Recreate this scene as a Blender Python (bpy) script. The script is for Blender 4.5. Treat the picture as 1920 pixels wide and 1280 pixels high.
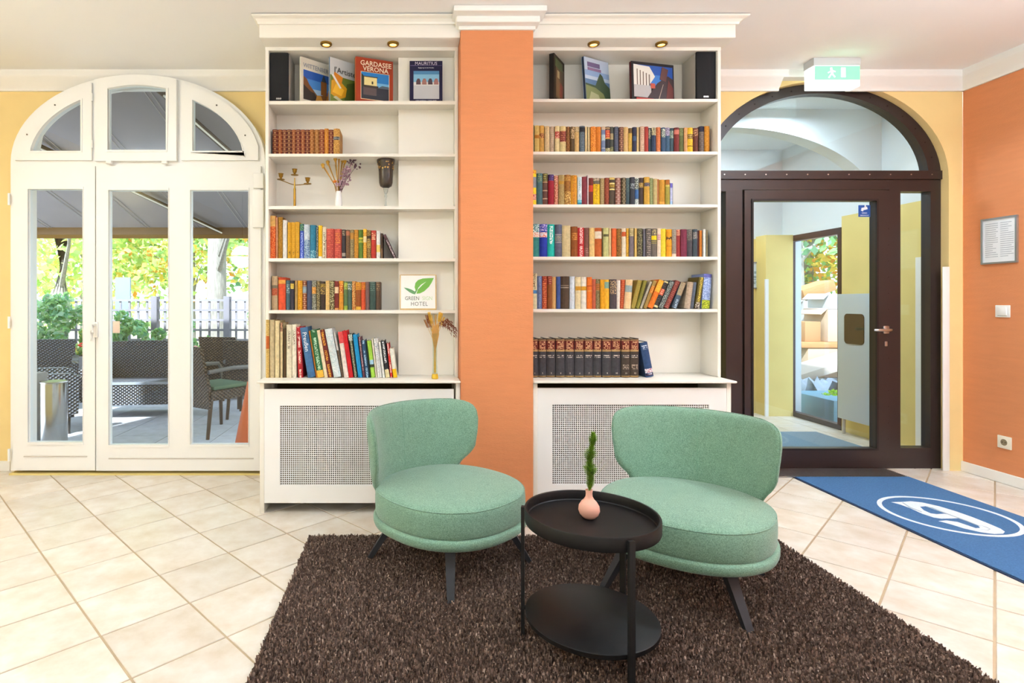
import bpy, bmesh, math, random
import numpy as np
from mathutils import Vector, Matrix
from mathutils.geometry import tessellate_polygon

for o in list(bpy.data.objects): bpy.data.objects.remove(o)
scene = bpy.context.scene
COL = scene.collection
R = math.radians
PI = math.pi
rnd = random.Random(7)

# ------------------------------------------------------------------ camera, light, exposure
F, CX, CY, CH = 1062.0, 770.0, 566.0, 1.254      # focal length and principal point in px, camera height
cam_d = bpy.data.cameras.new('camera'); cam = bpy.data.objects.new('camera', cam_d); COL.objects.link(cam)
cam.location = (0, 0, CH); cam.rotation_euler = (PI/2, 0, 0)
cam_d.sensor_width = 36; cam_d.lens = F/1920*36
cam_d.shift_x = (960-CX)/1920; cam_d.shift_y = -(640-CY)/1920
cam_d.clip_start = .02; cam_d.clip_end = 200
scene.camera = cam

w = bpy.data.worlds.new('sky'); scene.world = w; w.use_nodes = True
bgn = w.node_tree.nodes['Background']
bgn.inputs[0].default_value = (.86, .94, 1.0, 1); bgn.inputs[1].default_value = 1.8

sd = bpy.data.lights.new('sun', 'SUN'); sun = bpy.data.objects.new('sun', sd); COL.objects.link(sun)
sd.energy = 8.0; sd.color = (1, .95, .86); sd.angle = R(2)
sun.rotation_euler = (R(42), 0, R(-20)); sun.location = (4, -4, 9)

LAMP_W, ADDED_GLOBE_W, ADDED_UP_W = 4.5, 17.0, 25.0
def disk_lamp(x, y, power, color=(.765, .893, 1), z=2.93, size=.55):
    d = bpy.data.lights.new('spot_or_fill_light', 'AREA'); d.shape = 'DISK'; d.size = size
    d.energy = power; d.color = color
    o = bpy.data.objects.new('spot_or_fill_light', d); COL.objects.link(o); o.location = (x, y, z)
    return o
LAMPS = [(-2.35, 2.6, 1.4), (2.9, 2.95, 1.8), (-2.25, 1.2, 1), (.35, 1.35, .5), (2.9, 1.2, 1)]     # small recessed spots
ADDED_GLOBES = [(-2.6, -.5), (.5, -1.2), (3.1, -.5)]                                                     # added fill lamps behind the camera, modelled as pendants
LAMP_R = .07
for lx, ly, lk in LAMPS: disk_lamp(lx, ly, LAMP_W*lk, size=LAMP_R*1.9)
for lx, ly in ADDED_GLOBES:
    d_ = bpy.data.lights.new('added_globe_light', 'POINT'); d_.energy = ADDED_GLOBE_W; d_.shadow_soft_size = .17; d_.color = (.765, .893, 1)
    o_ = bpy.data.objects.new('added_globe_light', d_); COL.objects.link(o_); o_.location = (lx, ly, 1.95)
ADDED_UPLIGHTS = [(-2.9, 1.2, 2.1), (.6, 1.5, .7), (3.3, 1.5, 2.5)]                # added fill lamps above the frame that brighten the ceiling
for lx, ly, lk in ADDED_UPLIGHTS:
    o_ = disk_lamp(lx, ly, ADDED_UP_W*lk, z=2.5, size=.3); o_.rotation_euler = (PI, 0, 0); o_.data.name = o_.name = 'added_bowl_light'
disk_lamp(3.2, 4.75, 8, (.85, .95, 1), 2.9, .3)  # added lamp to brighten the vestibule, no fitting modelled
disk_lamp(3.0, 5.9, 10, (.85, .95, 1), 2.86, .3)  # second added fill lamp, beyond the vestibule arch

vs = scene.view_settings
vs.view_transform = 'Standard'; vs.look = 'None'; vs.gamma = 1; vs.use_curve_mapping = False
vs.exposure = 1.0

# ------------------------------------------------------------------ helpers
def lin(h):
    h = h.lstrip('#')
    if len(h) == 3: h = ''.join(c*2 for c in h)
    out = []
    for i in (0, 2, 4):
        c = int(h[i:i+2], 16)/255
        out.append(c/12.92 if c <= .04045 else ((c+.055)/1.055)**2.4)
    return (*out, 1.0)

def PX(px, d): return (px-CX)*d/F
def PZ(py, d): return CH-(py-CY)*d/F
def FL(px, py, z=0.0):
    d = (CH-z)*F/(py-CY)
    return ((px-CX)*d/F, d)

MATS = {}
def mat(name, hexc, rough=.6, metal=0., var=0., vscale=8., bump=0., bscale=60., spec=.4, rand=0., emit=None, estr=0., stretch=None):
    if name in MATS: return MATS[name]
    m = bpy.data.materials.new(name); m.use_nodes = True
    nt = m.node_tree; p = nt.nodes['Principled BSDF']
    p.inputs['Base Color'].default_value = lin(hexc); p.inputs['Roughness'].default_value = rough
    p.inputs['Metallic'].default_value = metal; p.inputs['Specular IOR Level'].default_value = spec
    if emit: p.inputs['Emission Color'].default_value = lin(emit); p.inputs['Emission Strength'].default_value = estr
    tc = None
    def coords():
        nonlocal tc
        if tc is None:
            t = nt.nodes.new('ShaderNodeTexCoord'); mp = nt.nodes.new('ShaderNodeMapping')
            nt.links.new(t.outputs['Object'], mp.inputs[0])
            if stretch: mp.inputs['Scale'].default_value = stretch
            tc = mp
        return tc.outputs[0]
    col = None
    if var or rand:
        hs = nt.nodes.new('ShaderNodeHueSaturation'); hs.inputs['Color'].default_value = lin(hexc)
        val = nt.nodes.new('ShaderNodeMath'); val.operation = 'ADD'; val.inputs[0].default_value = 1-var/2-rand/2; val.inputs[1].default_value = 0
        if var:
            n = nt.nodes.new('ShaderNodeTexNoise'); n.inputs['Scale'].default_value = vscale; n.inputs['Detail'].default_value = 5
            nt.links.new(coords(), n.inputs['Vector'])
            mr = nt.nodes.new('ShaderNodeMapRange'); mr.inputs[1].default_value = .3; mr.inputs[2].default_value = .7; mr.inputs[3].default_value = 0; mr.inputs[4].default_value = var
            nt.links.new(n.outputs[0], mr.inputs[0]); nt.links.new(mr.outputs[0], val.inputs[1])
        out = val.outputs[0]
        if rand:
            oi = nt.nodes.new('ShaderNodeObjectInfo'); mu = nt.nodes.new('ShaderNodeMath'); mu.operation = 'MULTIPLY_ADD'
            mu.inputs[1].default_value = rand; nt.links.new(oi.outputs['Random'], mu.inputs[0]); nt.links.new(out, mu.inputs[2]); out = mu.outputs[0]
        nt.links.new(out, hs.inputs['Value']); nt.links.new(hs.outputs[0], p.inputs['Base Color'])
    if bump:
        n = nt.nodes.new('ShaderNodeTexNoise'); n.inputs['Scale'].default_value = bscale; n.inputs['Detail'].default_value = 3
        nt.links.new(coords(), n.inputs['Vector'])
        b = nt.nodes.new('ShaderNodeBump'); b.inputs['Strength'].default_value = bump; b.inputs['Distance'].default_value = .01
        nt.links.new(n.outputs[0], b.inputs['Height']); nt.links.new(b.outputs[0], p.inputs['Normal'])
    MATS[name] = m
    return m

def glass(name, tint='f4faff', refl=1.0):
    if name in MATS: return MATS[name]
    m = bpy.data.materials.new(name); m.use_nodes = True; nt = m.node_tree; nt.nodes.clear()
    out = nt.nodes.new('ShaderNodeOutputMaterial'); mx = nt.nodes.new('ShaderNodeMixShader')
    t = nt.nodes.new('ShaderNodeBsdfTransparent'); t.inputs[0].default_value = lin(tint)
    g = nt.nodes.new('ShaderNodeBsdfGlossy'); g.inputs['Roughness'].default_value = .01
    fr = nt.nodes.new('ShaderNodeFresnel'); ge = nt.nodes.new('ShaderNodeNewGeometry'); io = nt.nodes.new('ShaderNodeMath'); io.operation = 'MULTIPLY_ADD'
    io.inputs[1].default_value = 1/1.45-1.45; io.inputs[2].default_value = 1.45; nt.links.new(ge.outputs['Backfacing'], io.inputs[0]); nt.links.new(io.outputs[0], fr.inputs[0])
    mu = nt.nodes.new('ShaderNodeMath'); mu.operation = 'MULTIPLY'; mu.inputs[1].default_value = refl
    nt.links.new(fr.outputs[0], mu.inputs[0]); nt.links.new(mu.outputs[0], mx.inputs[0])
    nt.links.new(t.outputs[0], mx.inputs[1]); nt.links.new(g.outputs[0], mx.inputs[2]); nt.links.new(mx.outputs[0], out.inputs[0])
    MATS[name] = m
    return m

def tag(o, label=None, cat=None, group=None, kind=None):
    if label: o['label'] = label
    if cat: o['category'] = cat
    if group: o['group'] = group
    if kind: o['kind'] = kind
    return o

def root(name, loc, label=None, cat=None, group=None, kind=None):
    o = bpy.data.objects.new(name, None); COL.objects.link(o); o.location = loc; o.empty_display_size = .05
    return tag(o, label, cat, group, kind)

def wloc(o):
    v = Vector(o.location)
    while o.parent: o = o.parent; v += Vector(o.location)
    return v

def link(name, me, parent=None, loc=(0, 0, 0)):
    o = bpy.data.objects.new(name, me); COL.objects.link(o); o.parent = parent; o.location = loc
    return o

def mesh(name, verts, faces, m, parent=None, smooth=False, mi=None, local=False, origin=None):
    """verts in world space (or parent space if local); one object"""
    V = [Vector(v) for v in verts]
    if not local:
        if parent is not None:
            b = wloc(parent); V = [v-b for v in V]; org = Vector((0, 0, 0))
        else:
            xs = [v.x for v in V]; ys = [v.y for v in V]; zs = [v.z for v in V]
            org = Vector(((min(xs)+max(xs))/2, (min(ys)+max(ys))/2, min(zs))) if origin is None else Vector(origin)
            V = [v-org for v in V]
    else: org = Vector((0, 0, 0))
    me = bpy.data.meshes.new(name); me.from_pydata(V, [], faces)
    ms = m if isinstance(m, (list, tuple)) else [m]
    for q in ms: me.materials.append(q)
    if mi: me.polygons.foreach_set('material_index', mi)
    bm = bmesh.new(); bm.from_mesh(me); bmesh.ops.recalc_face_normals(bm, faces=bm.faces)
    bm.to_mesh(me); bm.free()
    if smooth:
        me.polygons.foreach_set('use_smooth', [True]*len(me.polygons))
        if smooth != 'all': me.set_sharp_from_angle(angle=R(40))
    return link(name, me, parent, org)

class G:
    """collects geometry"""
    def __init__(s): s.v = []; s.f = []; s.mi = []
    def add(s, v, f, mi=0):
        b = len(s.v); s.v += [tuple(p) for p in v]; s.f += [tuple(i+b for i in q) for q in f]; s.mi += [mi]*len(f); return s
    def box(s, x0, x1, y0, y1, z0, z1, mi=0, bev=0.):
        if bev:
            bm = bmesh.new(); bmesh.ops.create_cube(bm, size=1)
            for v in bm.verts: v.co = ((x0+x1)/2+v.co.x*(x1-x0), (y0+y1)/2+v.co.y*(y1-y0), (z0+z1)/2+v.co.z*(z1-z0))
            bmesh.ops.bevel(bm, geom=bm.edges[:], offset=bev, segments=2, affect='EDGES', profile=.5)
            bm.verts.index_update()
            s.add([v.co for v in bm.verts], [[v.index for v in f.verts] for f in bm.faces], mi); bm.free(); return s
        return s.add([(x0,y0,z0),(x1,y0,z0),(x1,y1,z0),(x0,y1,z0),(x0,y0,z1),(x1,y0,z1),(x1,y1,z1),(x0,y1,z1)],
              [(0,3,2,1),(4,5,6,7),(0,1,5,4),(1,2,6,5),(2,3,7,6),(3,0,4,7)], mi)
    def obox(s, c, sx, sy, sz, rot, mi=0):
        M = Matrix.Translation(c) @ rot.to_4x4()
        vs_ = [M @ Vector((a*sx/2, b*sy/2, e*sz/2)) for e in (-1, 1) for a, b in ((-1,-1),(1,-1),(1,1),(-1,1))]
        return s.add(vs_, [(0,3,2,1),(4,5,6,7),(0,1,5,4),(1,2,6,5),(2,3,7,6),(3,0,4,7)], mi)
    def lathe(s, prof, c=(0,0,0), n=24, mi=0, sx=1., sy=1.):
        b = []; k = len(prof)
        for r, z in prof:
            for i in range(n):
                a = 2*PI*i/n; b.append((c[0]+r*sx*math.cos(a), c[1]+r*sy*math.sin(a), c[2]+z))
        f = [(j*n+i, j*n+(i+1)%n, (j+1)*n+(i+1)%n, (j+1)*n+i) for j in range(k-1) for i in range(n)]
        closed = prof[0] == prof[-1]
        if prof[0][0] > 1e-6 and not closed: f.append(tuple(reversed(range(n))))
        if prof[-1][0] > 1e-6 and not closed: f.append(tuple((k-1)*n+i for i in range(n)))
        return s.add(b, f, mi)
    def tube(s, pts, rad, n=6, mi=0):
        P = [Vector(p) for p in pts]; rr = rad if isinstance(rad, (list, tuple)) else [rad]*len(P)
        b = []
        for i, p in enumerate(P):
            t = (P[min(i+1, len(P)-1)]-P[max(i-1, 0)]).normalized()
            u = t.cross(Vector((0, 0, 1)))
            if u.length < .05: u = t.cross(Vector((1, 0, 0)))
            u.normalize(); w_ = t.cross(u)
            for j in range(n):
                a = 2*PI*j/n; b.append(p+(u*math.cos(a)+w_*math.sin(a))*rr[i])
        f = [(i*n+j, i*n+(j+1)%n, (i+1)*n+(j+1)%n, (i+1)*n+j) for i in range(len(P)-1) for j in range(n)]
        f += [tuple(reversed(range(n))), tuple((len(P)-1)*n+j for j in range(n))]
        return s.add(b, f, mi)
    def poly(s, outer, holes, a0, a1, plane='xz', mi=0):
        """polygon with holes extruded between a0 and a1 along the axis normal to plane"""
        loops = [outer]+list(holes); flat = [p for l in loops for p in l]; n = len(flat)
        tri = tessellate_polygon([[Vector((p[0], p[1], 0)) for p in l] for l in loops])
        def P(p, a):
            if plane == 'xz': return (p[0], a, p[1])
            if plane == 'yz': return (a, p[0], p[1])
            return (p[0], p[1], a)
        vv = [P(p, a0) for p in flat]+[P(p, a1) for p in flat]
        ff = [tuple(t) for t in tri]+[tuple(i+n for i in reversed(t)) for t in tri]
        b = 0
        for l in loops:
            k = len(l); ff += [(b+i, b+(i+1)%k, n+b+(i+1)%k, n+b+i) for i in range(k)]; b += k
        return s.add(vv, ff, mi)
    def build(s, name, m, parent=None, smooth=False, local=False, origin=None):
        return mesh(name, s.v, s.f, m, parent, smooth, s.mi if any(s.mi) else None, local, origin)

def box(name, x0, x1, y0, y1, z0, z1, m, parent=None, bev=0., local=False):
    return G().box(x0, x1, y0, y1, z0, z1, 0, bev).build(name, m, parent, smooth=bool(bev), local=local)

def struct(o): o['kind'] = 'structure'; return o

def copy_tree(o, parent=None):
    c = o.copy(); COL.objects.link(c); c.parent = parent
    for ch in list(o.children): copy_tree(ch, c)
    return c

def text_me(s, size, extrude=.0004, spacing=1., bold=0.):
    c = bpy.data.curves.new('lettering', 'FONT'); c.body = s; c.size = size; c.extrude = extrude; c.offset = bold
    c.align_x = 'CENTER'; c.align_y = 'CENTER'; c.space_character = spacing; c.resolution_u = 2
    o = bpy.data.objects.new('lettering', c); COL.objects.link(o)
    dg = bpy.context.evaluated_depsgraph_get()
    me = bpy.data.meshes.new_from_object(o.evaluated_get(dg)); bpy.data.objects.remove(o); bpy.data.curves.remove(c)
    me.materials.clear()
    return me
TX = {k: text_me(*a) for k, a in {
    'witt': ('WITTENBERG', .034), 'art': ("l'Artiste", .05), 'gard': ('GARDASEE', .042, .0004, 1., .0006), 'ver': ('VERONA', .042, .0004, 1., .0006),
    'mau': ('MAURITIUS', .028), 'mau2': ('Begegnung mit dem Paradies', .0085), 'mau3': ('HORST GASSMANN  •  CHRISTL REITER', .0075),
    'green': ('GREEN', .034), 'sign': ('SIGN', .034), 'hotel': ('HOTEL', .034, .0004, 1.1), 'pre': ('Preußen', .036),
    'nums': ('1', .012), 'cctv': ('VIDEO', .014), 'cctv2': ('ÜBERWACHT', .011)}.items()}
NUM = [text_me(str(i+1), .014) for i in range(12)]

def text(key, m, parent, loc, rot, scale=(1, 1, 1), name='lettering'):
    me = TX[key].copy() if isinstance(key, str) else key.copy()
    me.materials.append(m); o = link(name, me, parent, loc); o.rotation_euler = rot; o.scale = scale
    return o

# ------------------------------------------------------------------ materials of the room
M_white = mat('white paint', 'f4f0ea', .45, var=.03, vscale=2)
M_whitew = mat('white door paint', 'f7f4f0', .35)
M_cream = mat('cream white lacquer', 'f1ebe0', .4, var=.03, vscale=3)
M_ceil = mat('ceiling plaster', 'faf7f5', .8, var=.02, vscale=1.5)
M_yellow = mat('yellow wall paint', 'f3d695', .8, var=.08, vscale=3, bump=.06, bscale=90)
M_orange = mat('terracotta wallpaper', 'd98a5b', .75, var=.06, vscale=6, bump=.25, bscale=60, stretch=(1, 1, 7))
M_brown = mat('dark brown metal', '2d2120', .38, spec=.5, var=.1, vscale=5)
M_black = mat('black lacquer', '171718', .45)
M_blackw = mat('black stained wood', '100f10', .5, spec=.3, var=.25, vscale=5, stretch=(1, 12, 1))
M_steel = mat('brushed steel', 'c4c2c0', .3, 1.)
M_brass = mat('old brass', '9c7a34', .35, 1., var=.2, vscale=30)
M_gold = mat('gilt', 'c89c50', .4, .6)
M_dark = mat('pin hole shade', '2a2018', .9)
M_grout = mat('sand coloured grout', 'b8a285', .9, var=.2, vscale=6)
M_glass = glass('clear pane')
M_glassv = glass('thin vase glass', 'f6faf8', .5)
M_page = mat('book pages', 'e6d8bc', .85, var=.12, vscale=60)

def tile_material():
    m = mat('beige stone tile', 'efe2d0', .34, var=.0, rand=.0); nt = m.node_tree; p = nt.nodes['Principled BSDF']
    tc = nt.nodes.new('ShaderNodeTexCoord'); oi = nt.nodes.new('ShaderNodeObjectInfo')
    va = nt.nodes.new('ShaderNodeVectorMath'); va.operation = 'MULTIPLY_ADD'; va.inputs[1].default_value = (37, 91, 53)
    cmb = nt.nodes.new('ShaderNodeCombineXYZ')
    for i in range(3): nt.links.new(oi.outputs['Random'], cmb.inputs[i])
    nt.links.new(cmb.outputs[0], va.inputs[0]); nt.links.new(tc.outputs['Object'], va.inputs[2])
    n = nt.nodes.new('ShaderNodeTexNoise'); n.inputs['Scale'].default_value = 7; n.inputs['Detail'].default_value = 8; n.inputs['Roughness'].default_value = .62
    nt.links.new(va.outputs[0], n.inputs['Vector'])
    cr = nt.nodes.new('ShaderNodeValToRGB'); cr.color_ramp.elements[0].position = .3; cr.color_ramp.elements[1].position = .68
    cr.color_ramp.elements[0].color = lin('d6c6b2'); cr.color_ramp.elements[1].color = lin('eae3da')
    nt.links.new(n.outputs[0], cr.inputs[0])
    hs = nt.nodes.new('ShaderNodeHueSaturation'); nt.links.new(cr.outputs[0], hs.inputs['Color'])
    mr = nt.nodes.new('ShaderNodeMapRange'); mr.inputs[3].default_value = .93; mr.inputs[4].default_value = 1.04
    nt.links.new(oi.outputs['Random'], mr.inputs[0]); nt.links.new(mr.outputs[0], hs.inputs['Value'])
    nt.links.new(hs.outputs[0], p.inputs['Base Color'])
    b = nt.nodes.new('ShaderNodeBump'); b.inputs['Strength'].default_value = .12; b.inputs['Distance'].default_value = .004
    nt.links.new(n.outputs[0], b.inputs['Height']); nt.links.new(b.outputs[0], p.inputs['Normal'])
    return m
M_tile = tile_material()

# ------------------------------------------------------------------ room shell
WY = 4.21           # yellow wall face
XL, XR, YB, ZC = -3.6, 4.103, -2.6, 2.95
floor = struct(box('floor', XL, XR, YB, WY+.2, -.10, -.004, M_grout))

def clip(poly, x0, x1, y0, y1):
    for ax, lim, sg in ((0, x0, 1), (0, x1, -1), (1, y0, 1), (1, y1, -1)):
        out = []
        for i in range(len(poly)):
            a, b = poly[i], poly[(i+1) % len(poly)]
            da, db = (a[ax]-lim)*sg, (b[ax]-lim)*sg
            if da >= 0: out.append(a)
            if (da >= 0) != (db >= 0):
                t = da/(da-db); out.append((a[0]+(b[0]-a[0])*t, a[1]+(b[1]-a[1])*t))
        poly = out
        if len(poly) < 3: return []
    return poly
def area(p): return abs(sum(p[i][0]*p[(i+1) % len(p)][1]-p[(i+1) % len(p)][0]*p[i][1] for i in range(len(p))))/2

def lay_tiles(parent, x0, x1, y0, y1, pu, pv, ou, ov, ang, gap, ztop, th, m, stuff_below=None):
    """square tiles on a grid turned by ang; whole tiles share one mesh"""
    c, s = math.cos(ang), math.sin(ang)       # n axis = (c, s), m axis = (-s, c)
    def bev_tile(poly):
        cxm = sum(p[0] for p in poly)/len(poly); cym = sum(p[1] for p in poly)/len(poly)
        k = len(poly); v = []
        for f_, z in ((1, -th), (1, -.0015), (.990, 0)):
            v += [(p[0]*f_, p[1]*f_, z) for p in [(q[0]-cxm, q[1]-cym) for q in poly]]
        f = [tuple(2*k+i for i in range(k))]+[(j*k+i, j*k+(i+1) % k, (j+1)*k+(i+1) % k, (j+1)*k+i) for j in (0, 1) for i in range(k)]
        return v, f, (cxm, cym)
    hu, hv = (pu-gap)/2, (pv-gap)/2
    shared = None; g = G()
    base = wloc(parent)
    for i in range(-40, 60):
        for j in range(-40, 60):
            nc, mc = ou+(i+.5)*pu, ov+(j+.5)*pv
            P = [(c*(nc+a)-s*(mc+b), s*(nc+a)+c*(mc+b)) for a, b in ((-hu,-hv),(hu,-hv),(hu,hv),(-hu,hv))]
            q = clip(P, x0, x1, y0, y1)
            if not q or area(q) < .0006: continue
            full = abs(area(q)-4*hu*hv) < 1e-6
            v, f, cen = bev_tile(q)
            if stuff_below is not None and cen[1] < stuff_below:
                g.add([(a[0]+cen[0], a[1]+cen[1], a[2]+ztop) for a in v], f); continue
            loc = Vector((cen[0], cen[1], ztop))-base
            if full and shared: o = link('tile', shared, parent, loc)
            else:
                o = mesh('tile', v, f, m, parent, local=True); o.location = loc
                if full: shared = o.data
    if g.v: tag(g.build('tile_field', m, parent), kind='stuff')
lay_tiles(floor, XL, XR, YB, WY+.19, .337, .334, .982, .001, R(44.1), .009, 0, .006, M_tile, stuff_below=.75)

struct(box('ceiling', XL-.1, XR+.1, YB-.1, WY+.2, ZC, ZC+.12, M_ceil))
struct(box('wall_left', XL-.1, XL, YB, WY+.2, 0, ZC, M_yellow))
struct(box('wall_right', XR, XR+.095, YB, WY-.001, 0, ZC, M_orange))
struct(box('wall_front', XL-.1, XR+.1, YB-.1, YB, 0, ZC, M_cream))

def ell(cx, cz, a, b, t0, t1, n): return [(cx+a*math.cos(R(t0+(t1-t0)*i/n)), cz+b*math.sin(R(t0+(t1-t0)*i/n))) for i in range(n+1)]

# left opening behind door_1 and right opening of door_2 (metres on the wall)
D1 = 4.13
d1c, d1a = PX(260, D1), 228*D1/F
d1s, d1b = PZ(305, D1), 155*D1/F
D2 = 4.30
d2c, d2a = PX(1530, D2), 228*D2/F
d2s, d2b = PZ(338, D2), 178*D2/F
outl = [(XL, 0), (d1c-d1a, 0)]+ell(d1c, d1s, d1a, d1b, 180, 0, 36)+[(d1c+d1a, 0), (0, 0), (0, ZC), (XL, ZC)]
struct(G().poly(outl, [], WY, WY+.05).build('wall_back', M_yellow))
outr = [(0, 0), (d2c-d2a, 0)]+ell(d2c, d2s, d2a, d2b, 180, 0, 36)+[(d2c+d2a, 0), (XR, 0), (XR, ZC), (0, ZC)]
struct(G().poly(outr, [], WY, WY+.2).build('wall_back_entrance', M_yellow))
# pier and pillar between the doors
struct(box('wall_pier', -.86, 1.87, 3.73, WY, 0, ZC, M_cream))
PXL, PXR, PY = .296, .7246, 3.35
pil = struct(box('wall_pillar', PXL, PXR, PY, 3.73, 0, ZC, M_orange))
# pillar cap moulding
g = G()
g.box(PXL-.012, PXR+.012, PY-.012, 3.5, PZ(57, PY), ZC-.055, bev=.003)
g.box(PXL-.03, PXR+.03, PY-.06, 3.5, ZC-.07, ZC-.03, bev=.008)
g.box(PXL-.05, PXR+.055, PY-.12, 3.5, ZC-.035, ZC-.001, bev=.006)
struct(g.build('trim_1', M_white, smooth=True))

def cove(name, p0, p1, nrm, zlow=0):
    """crown moulding from p0 to p1, nrm points into the room"""
    prof = [(0, 2.816), (.018, 2.816), (.02, 2.835), (.035, 2.85), (.06, 2.885), (.075, 2.897), (.08, 2.912), (.08, ZC), (0, ZC)]
    if zlow: prof = [(0, zlow)]+[(a, max(z, zlow)) for a, z in prof[4:]]
    v = []
    for p in (p0, p1):
        for a, z in prof: v.append((p[0]+nrm[0]*a, p[1]+nrm[1]*a, z))
    k = len(prof)
    f = [(i, (i+1) % k, k+(i+1) % k, k+i) for i in range(k)]+[tuple(range(k)), tuple(reversed(range(k, 2*k)))]
    return struct(mesh(name, v, f, M_white, smooth=True))
cove('trim_2', (XL, WY), (-.86, WY), (0, -1))
cove('trim_3', (1.87, WY), (PX(1466, 4.16), WY), (0, -1))
cove('trim_4', (PX(1466, 4.16), WY), (PX(1594, 4.16), WY), (0, -1), 2.896)
cove('trim_5', (PX(1594, 4.16), WY), (XR, WY), (0, -1))
cove('trim_6', (XR, YB), (XR, WY), (-1, 0))
struct(G().box(XR-.016, XR, YB, WY, 0.001, .075, bev=.004).build('baseboard_right', M_white))
struct(G().box(XL, PX(22, WY)-.005, WY-.014, WY, 0.001, .075, bev=.004).build('baseboard_back', M_white))

# corner guard on the yellow wall beside the dark door
tag(box('corner_guard', PX(1767, WY)-.002, PX(1779, WY), WY-.008, WY-.0005, .001, PZ(500, WY), M_whitew, bev=.002),
    'white plastic corner guard strip on yellow wall right of dark door', 'corner guard')

# ------------------------------------------------------------------ door_1: white arched terrace door
def Q1(px, py, d=D1): return (PX(px, d), PZ(py, d))
door1 = struct(root('door_1', (d1c, WY, 0)))
door1['label'] = 'white arched terrace door with fanlight and tall glass panes'
ex = lambda cx, cy, a, b, x: cy-b*math.sqrt(max(0, 1-((x-cx)/a)**2))
def arcpts(a, b, x0, x1, n=18, cx=260, cy=305): return [Q1(x0+(x1-x0)*i/n, ex(cx, cy, a, b, x0+(x1-x0)*i/n)) for i in range(n+1)]
def arcang(a, b, t0, t1, n=40, cx=260, cy=305): return [Q1(cx+a*math.cos(R(t0+(t1-t0)*i/n)), cy-b*math.sin(R(t0+(t1-t0)*i/n))) for i in range(n+1)]
fr = [Q1(22, 881)]+arcang(238, 164, 180, 0)+[Q1(498, 881)]
hol = [[Q1(48, 870), *reversed([Q1(48, 318)]), Q1(482, 318), Q1(482, 870)],
       [Q1(50, 296)]+[Q1(60, ex(260, 305, 218, 148, 60))]+arcpts(218, 148, 62, 166)+[Q1(166, 296)],
       [Q1(192, 296)]+arcpts(218, 148, 192, 328)+[Q1(328, 296)],
       [Q1(354, 296)]+arcpts(218, 148, 354, 460)+[Q1(472, 296)]]
G().poly(fr, hol, D1-.012, WY+.045).build('frame', M_whitew, door1)
def sash(name, outer, hole, y0, panename='pane', bead=True):
    s = G().poly(outer, hole, y0, y0+.05).build(name, M_whitew, door1)
    for h in hole:
        cxm = sum(p[0] for p in h)/len(h); czm = sum(p[1] for p in h)/len(h)
        big = [(cxm+(p[0]-cxm)*1.012, czm+(p[1]-czm)*1.012) for p in h]
        G().poly(big, [], y0+.022, y0+.027).build(panename, M_glass, s)
        out2 = [(cxm+(p[0]-cxm)*(1+.022/max(.05, abs(p[0]-cxm)+abs(p[1]-czm))), czm+(p[1]-czm)*(1+.022/max(.05, abs(p[0]-cxm)+abs(p[1]-czm)))) for p in h]
        if bead: G().poly(out2, [h], y0-.006, y0+.004).build('glazing_bead', M_whitew, s)
    return s
S0 = D1-.03
sash('fanlight_sash', [Q1(33, 302)]+arcpts(230, 158, 33, 176, 20)+[Q1(176, 302)],
     [[Q1(63, 285)]+arcpts(200.2, 134.6, 63.5, 156, 16)+[Q1(156, 285)]], S0)
sash('fanlight_sash', [Q1(183, 304)]+arcpts(233, 161, 183, 335, 16)+[Q1(335, 304)],
     [[Q1(208, 284)]+[Q1(208+108*i/12, 170-6.5*math.sin(PI*i/12)) for i in range(13)]+[Q1(316, 284)]], S0-.012)
sash('fanlight_sash', [Q1(343, 302)]+arcpts(230, 158, 343, 486, 20)+[Q1(486, 302)],
     [[Q1(364, 285)]+arcpts(200.2, 134.6, 364, 459.5, 16)+[Q1(460, 285)]], S0)
def rect(x0, y0, x1, y1): return [Q1(x0, y1), Q1(x1, y1), Q1(x1, y0), Q1(x0, y0)]
lf1 = sash('door_leaf', rect(30, 313, 182.5, 879), [rect(58, 356, 160, 827)], S0)
lf2 = sash('door_leaf', rect(184.5, 313, 491, 880), [rect(208, 358, 319, 832), rect(360, 358, 468, 831)], S0)
for lf, x0, x1, y in ((lf1, 50, 168, 853), (lf2, 208, 478, 857)):
    box('groove_strip', PX(x0, D1), PX(x1, D1), S0-.004, S0, PZ(y+1.2, D1), PZ(y-1, D1), mat('groove shade grey', 'cfc6bc', .6), lf)  # raised grey strip stands for the shaded groove line
# handle on the leaf
h = G().box(PX(180, D1), PX(189, D1), S0-.014, S0, PZ(632, D1), PZ(603, D1), bev=.004).build('handle_plate', M_whitew, lf2, smooth=True)
G().tube([(PX(185, D1), S0-.01, PZ(608, D1)), (PX(185, D1), S0-.05, PZ(609, D1)), (PX(184.5, D1), S0-.054, PZ(622, D1)), (PX(184, D1), S0-.05, PZ(637, D1))], [.011, .011, .012, .010], 8).build('handle', M_whitew, lf2, smooth=True)
for y in (375, 604, 850): G().tube([(PX(23, D1), S0-.004, PZ(y-11, D1)), (PX(23, D1), S0-.004, PZ(y+11, D1))], .009, 8).build('hinge', M_whitew, door1, smooth=True)
for x, y in ((178.5, 186), (178.5, 273)): G().tube([(PX(x, D1), S0-.01, PZ(y-7, D1)), (PX(x, D1), S0-.01, PZ(y+7, D1))], .007, 8).build('hinge', M_whitew, door1, smooth=True)
for x in (211, 314): G().box(PX(x-5, D1), PX(x+5, D1), S0-.03, S0-.005, PZ(310, D1), PZ(305, D1), bev=.003).build('latch', M_whitew, door1, smooth=True)
for x, y in ((108, 199.5), (56, 254.5), (259, 147.5), (409, 200), (462, 256)):
    G().tube([(PX(x, D1), S0-.003, PZ(y, D1)), (PX(x, D1), S0+.002, PZ(y, D1))], .006, 8).build('screw', mat('dull screw', '6a6258', .4, .8), door1)
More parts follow.
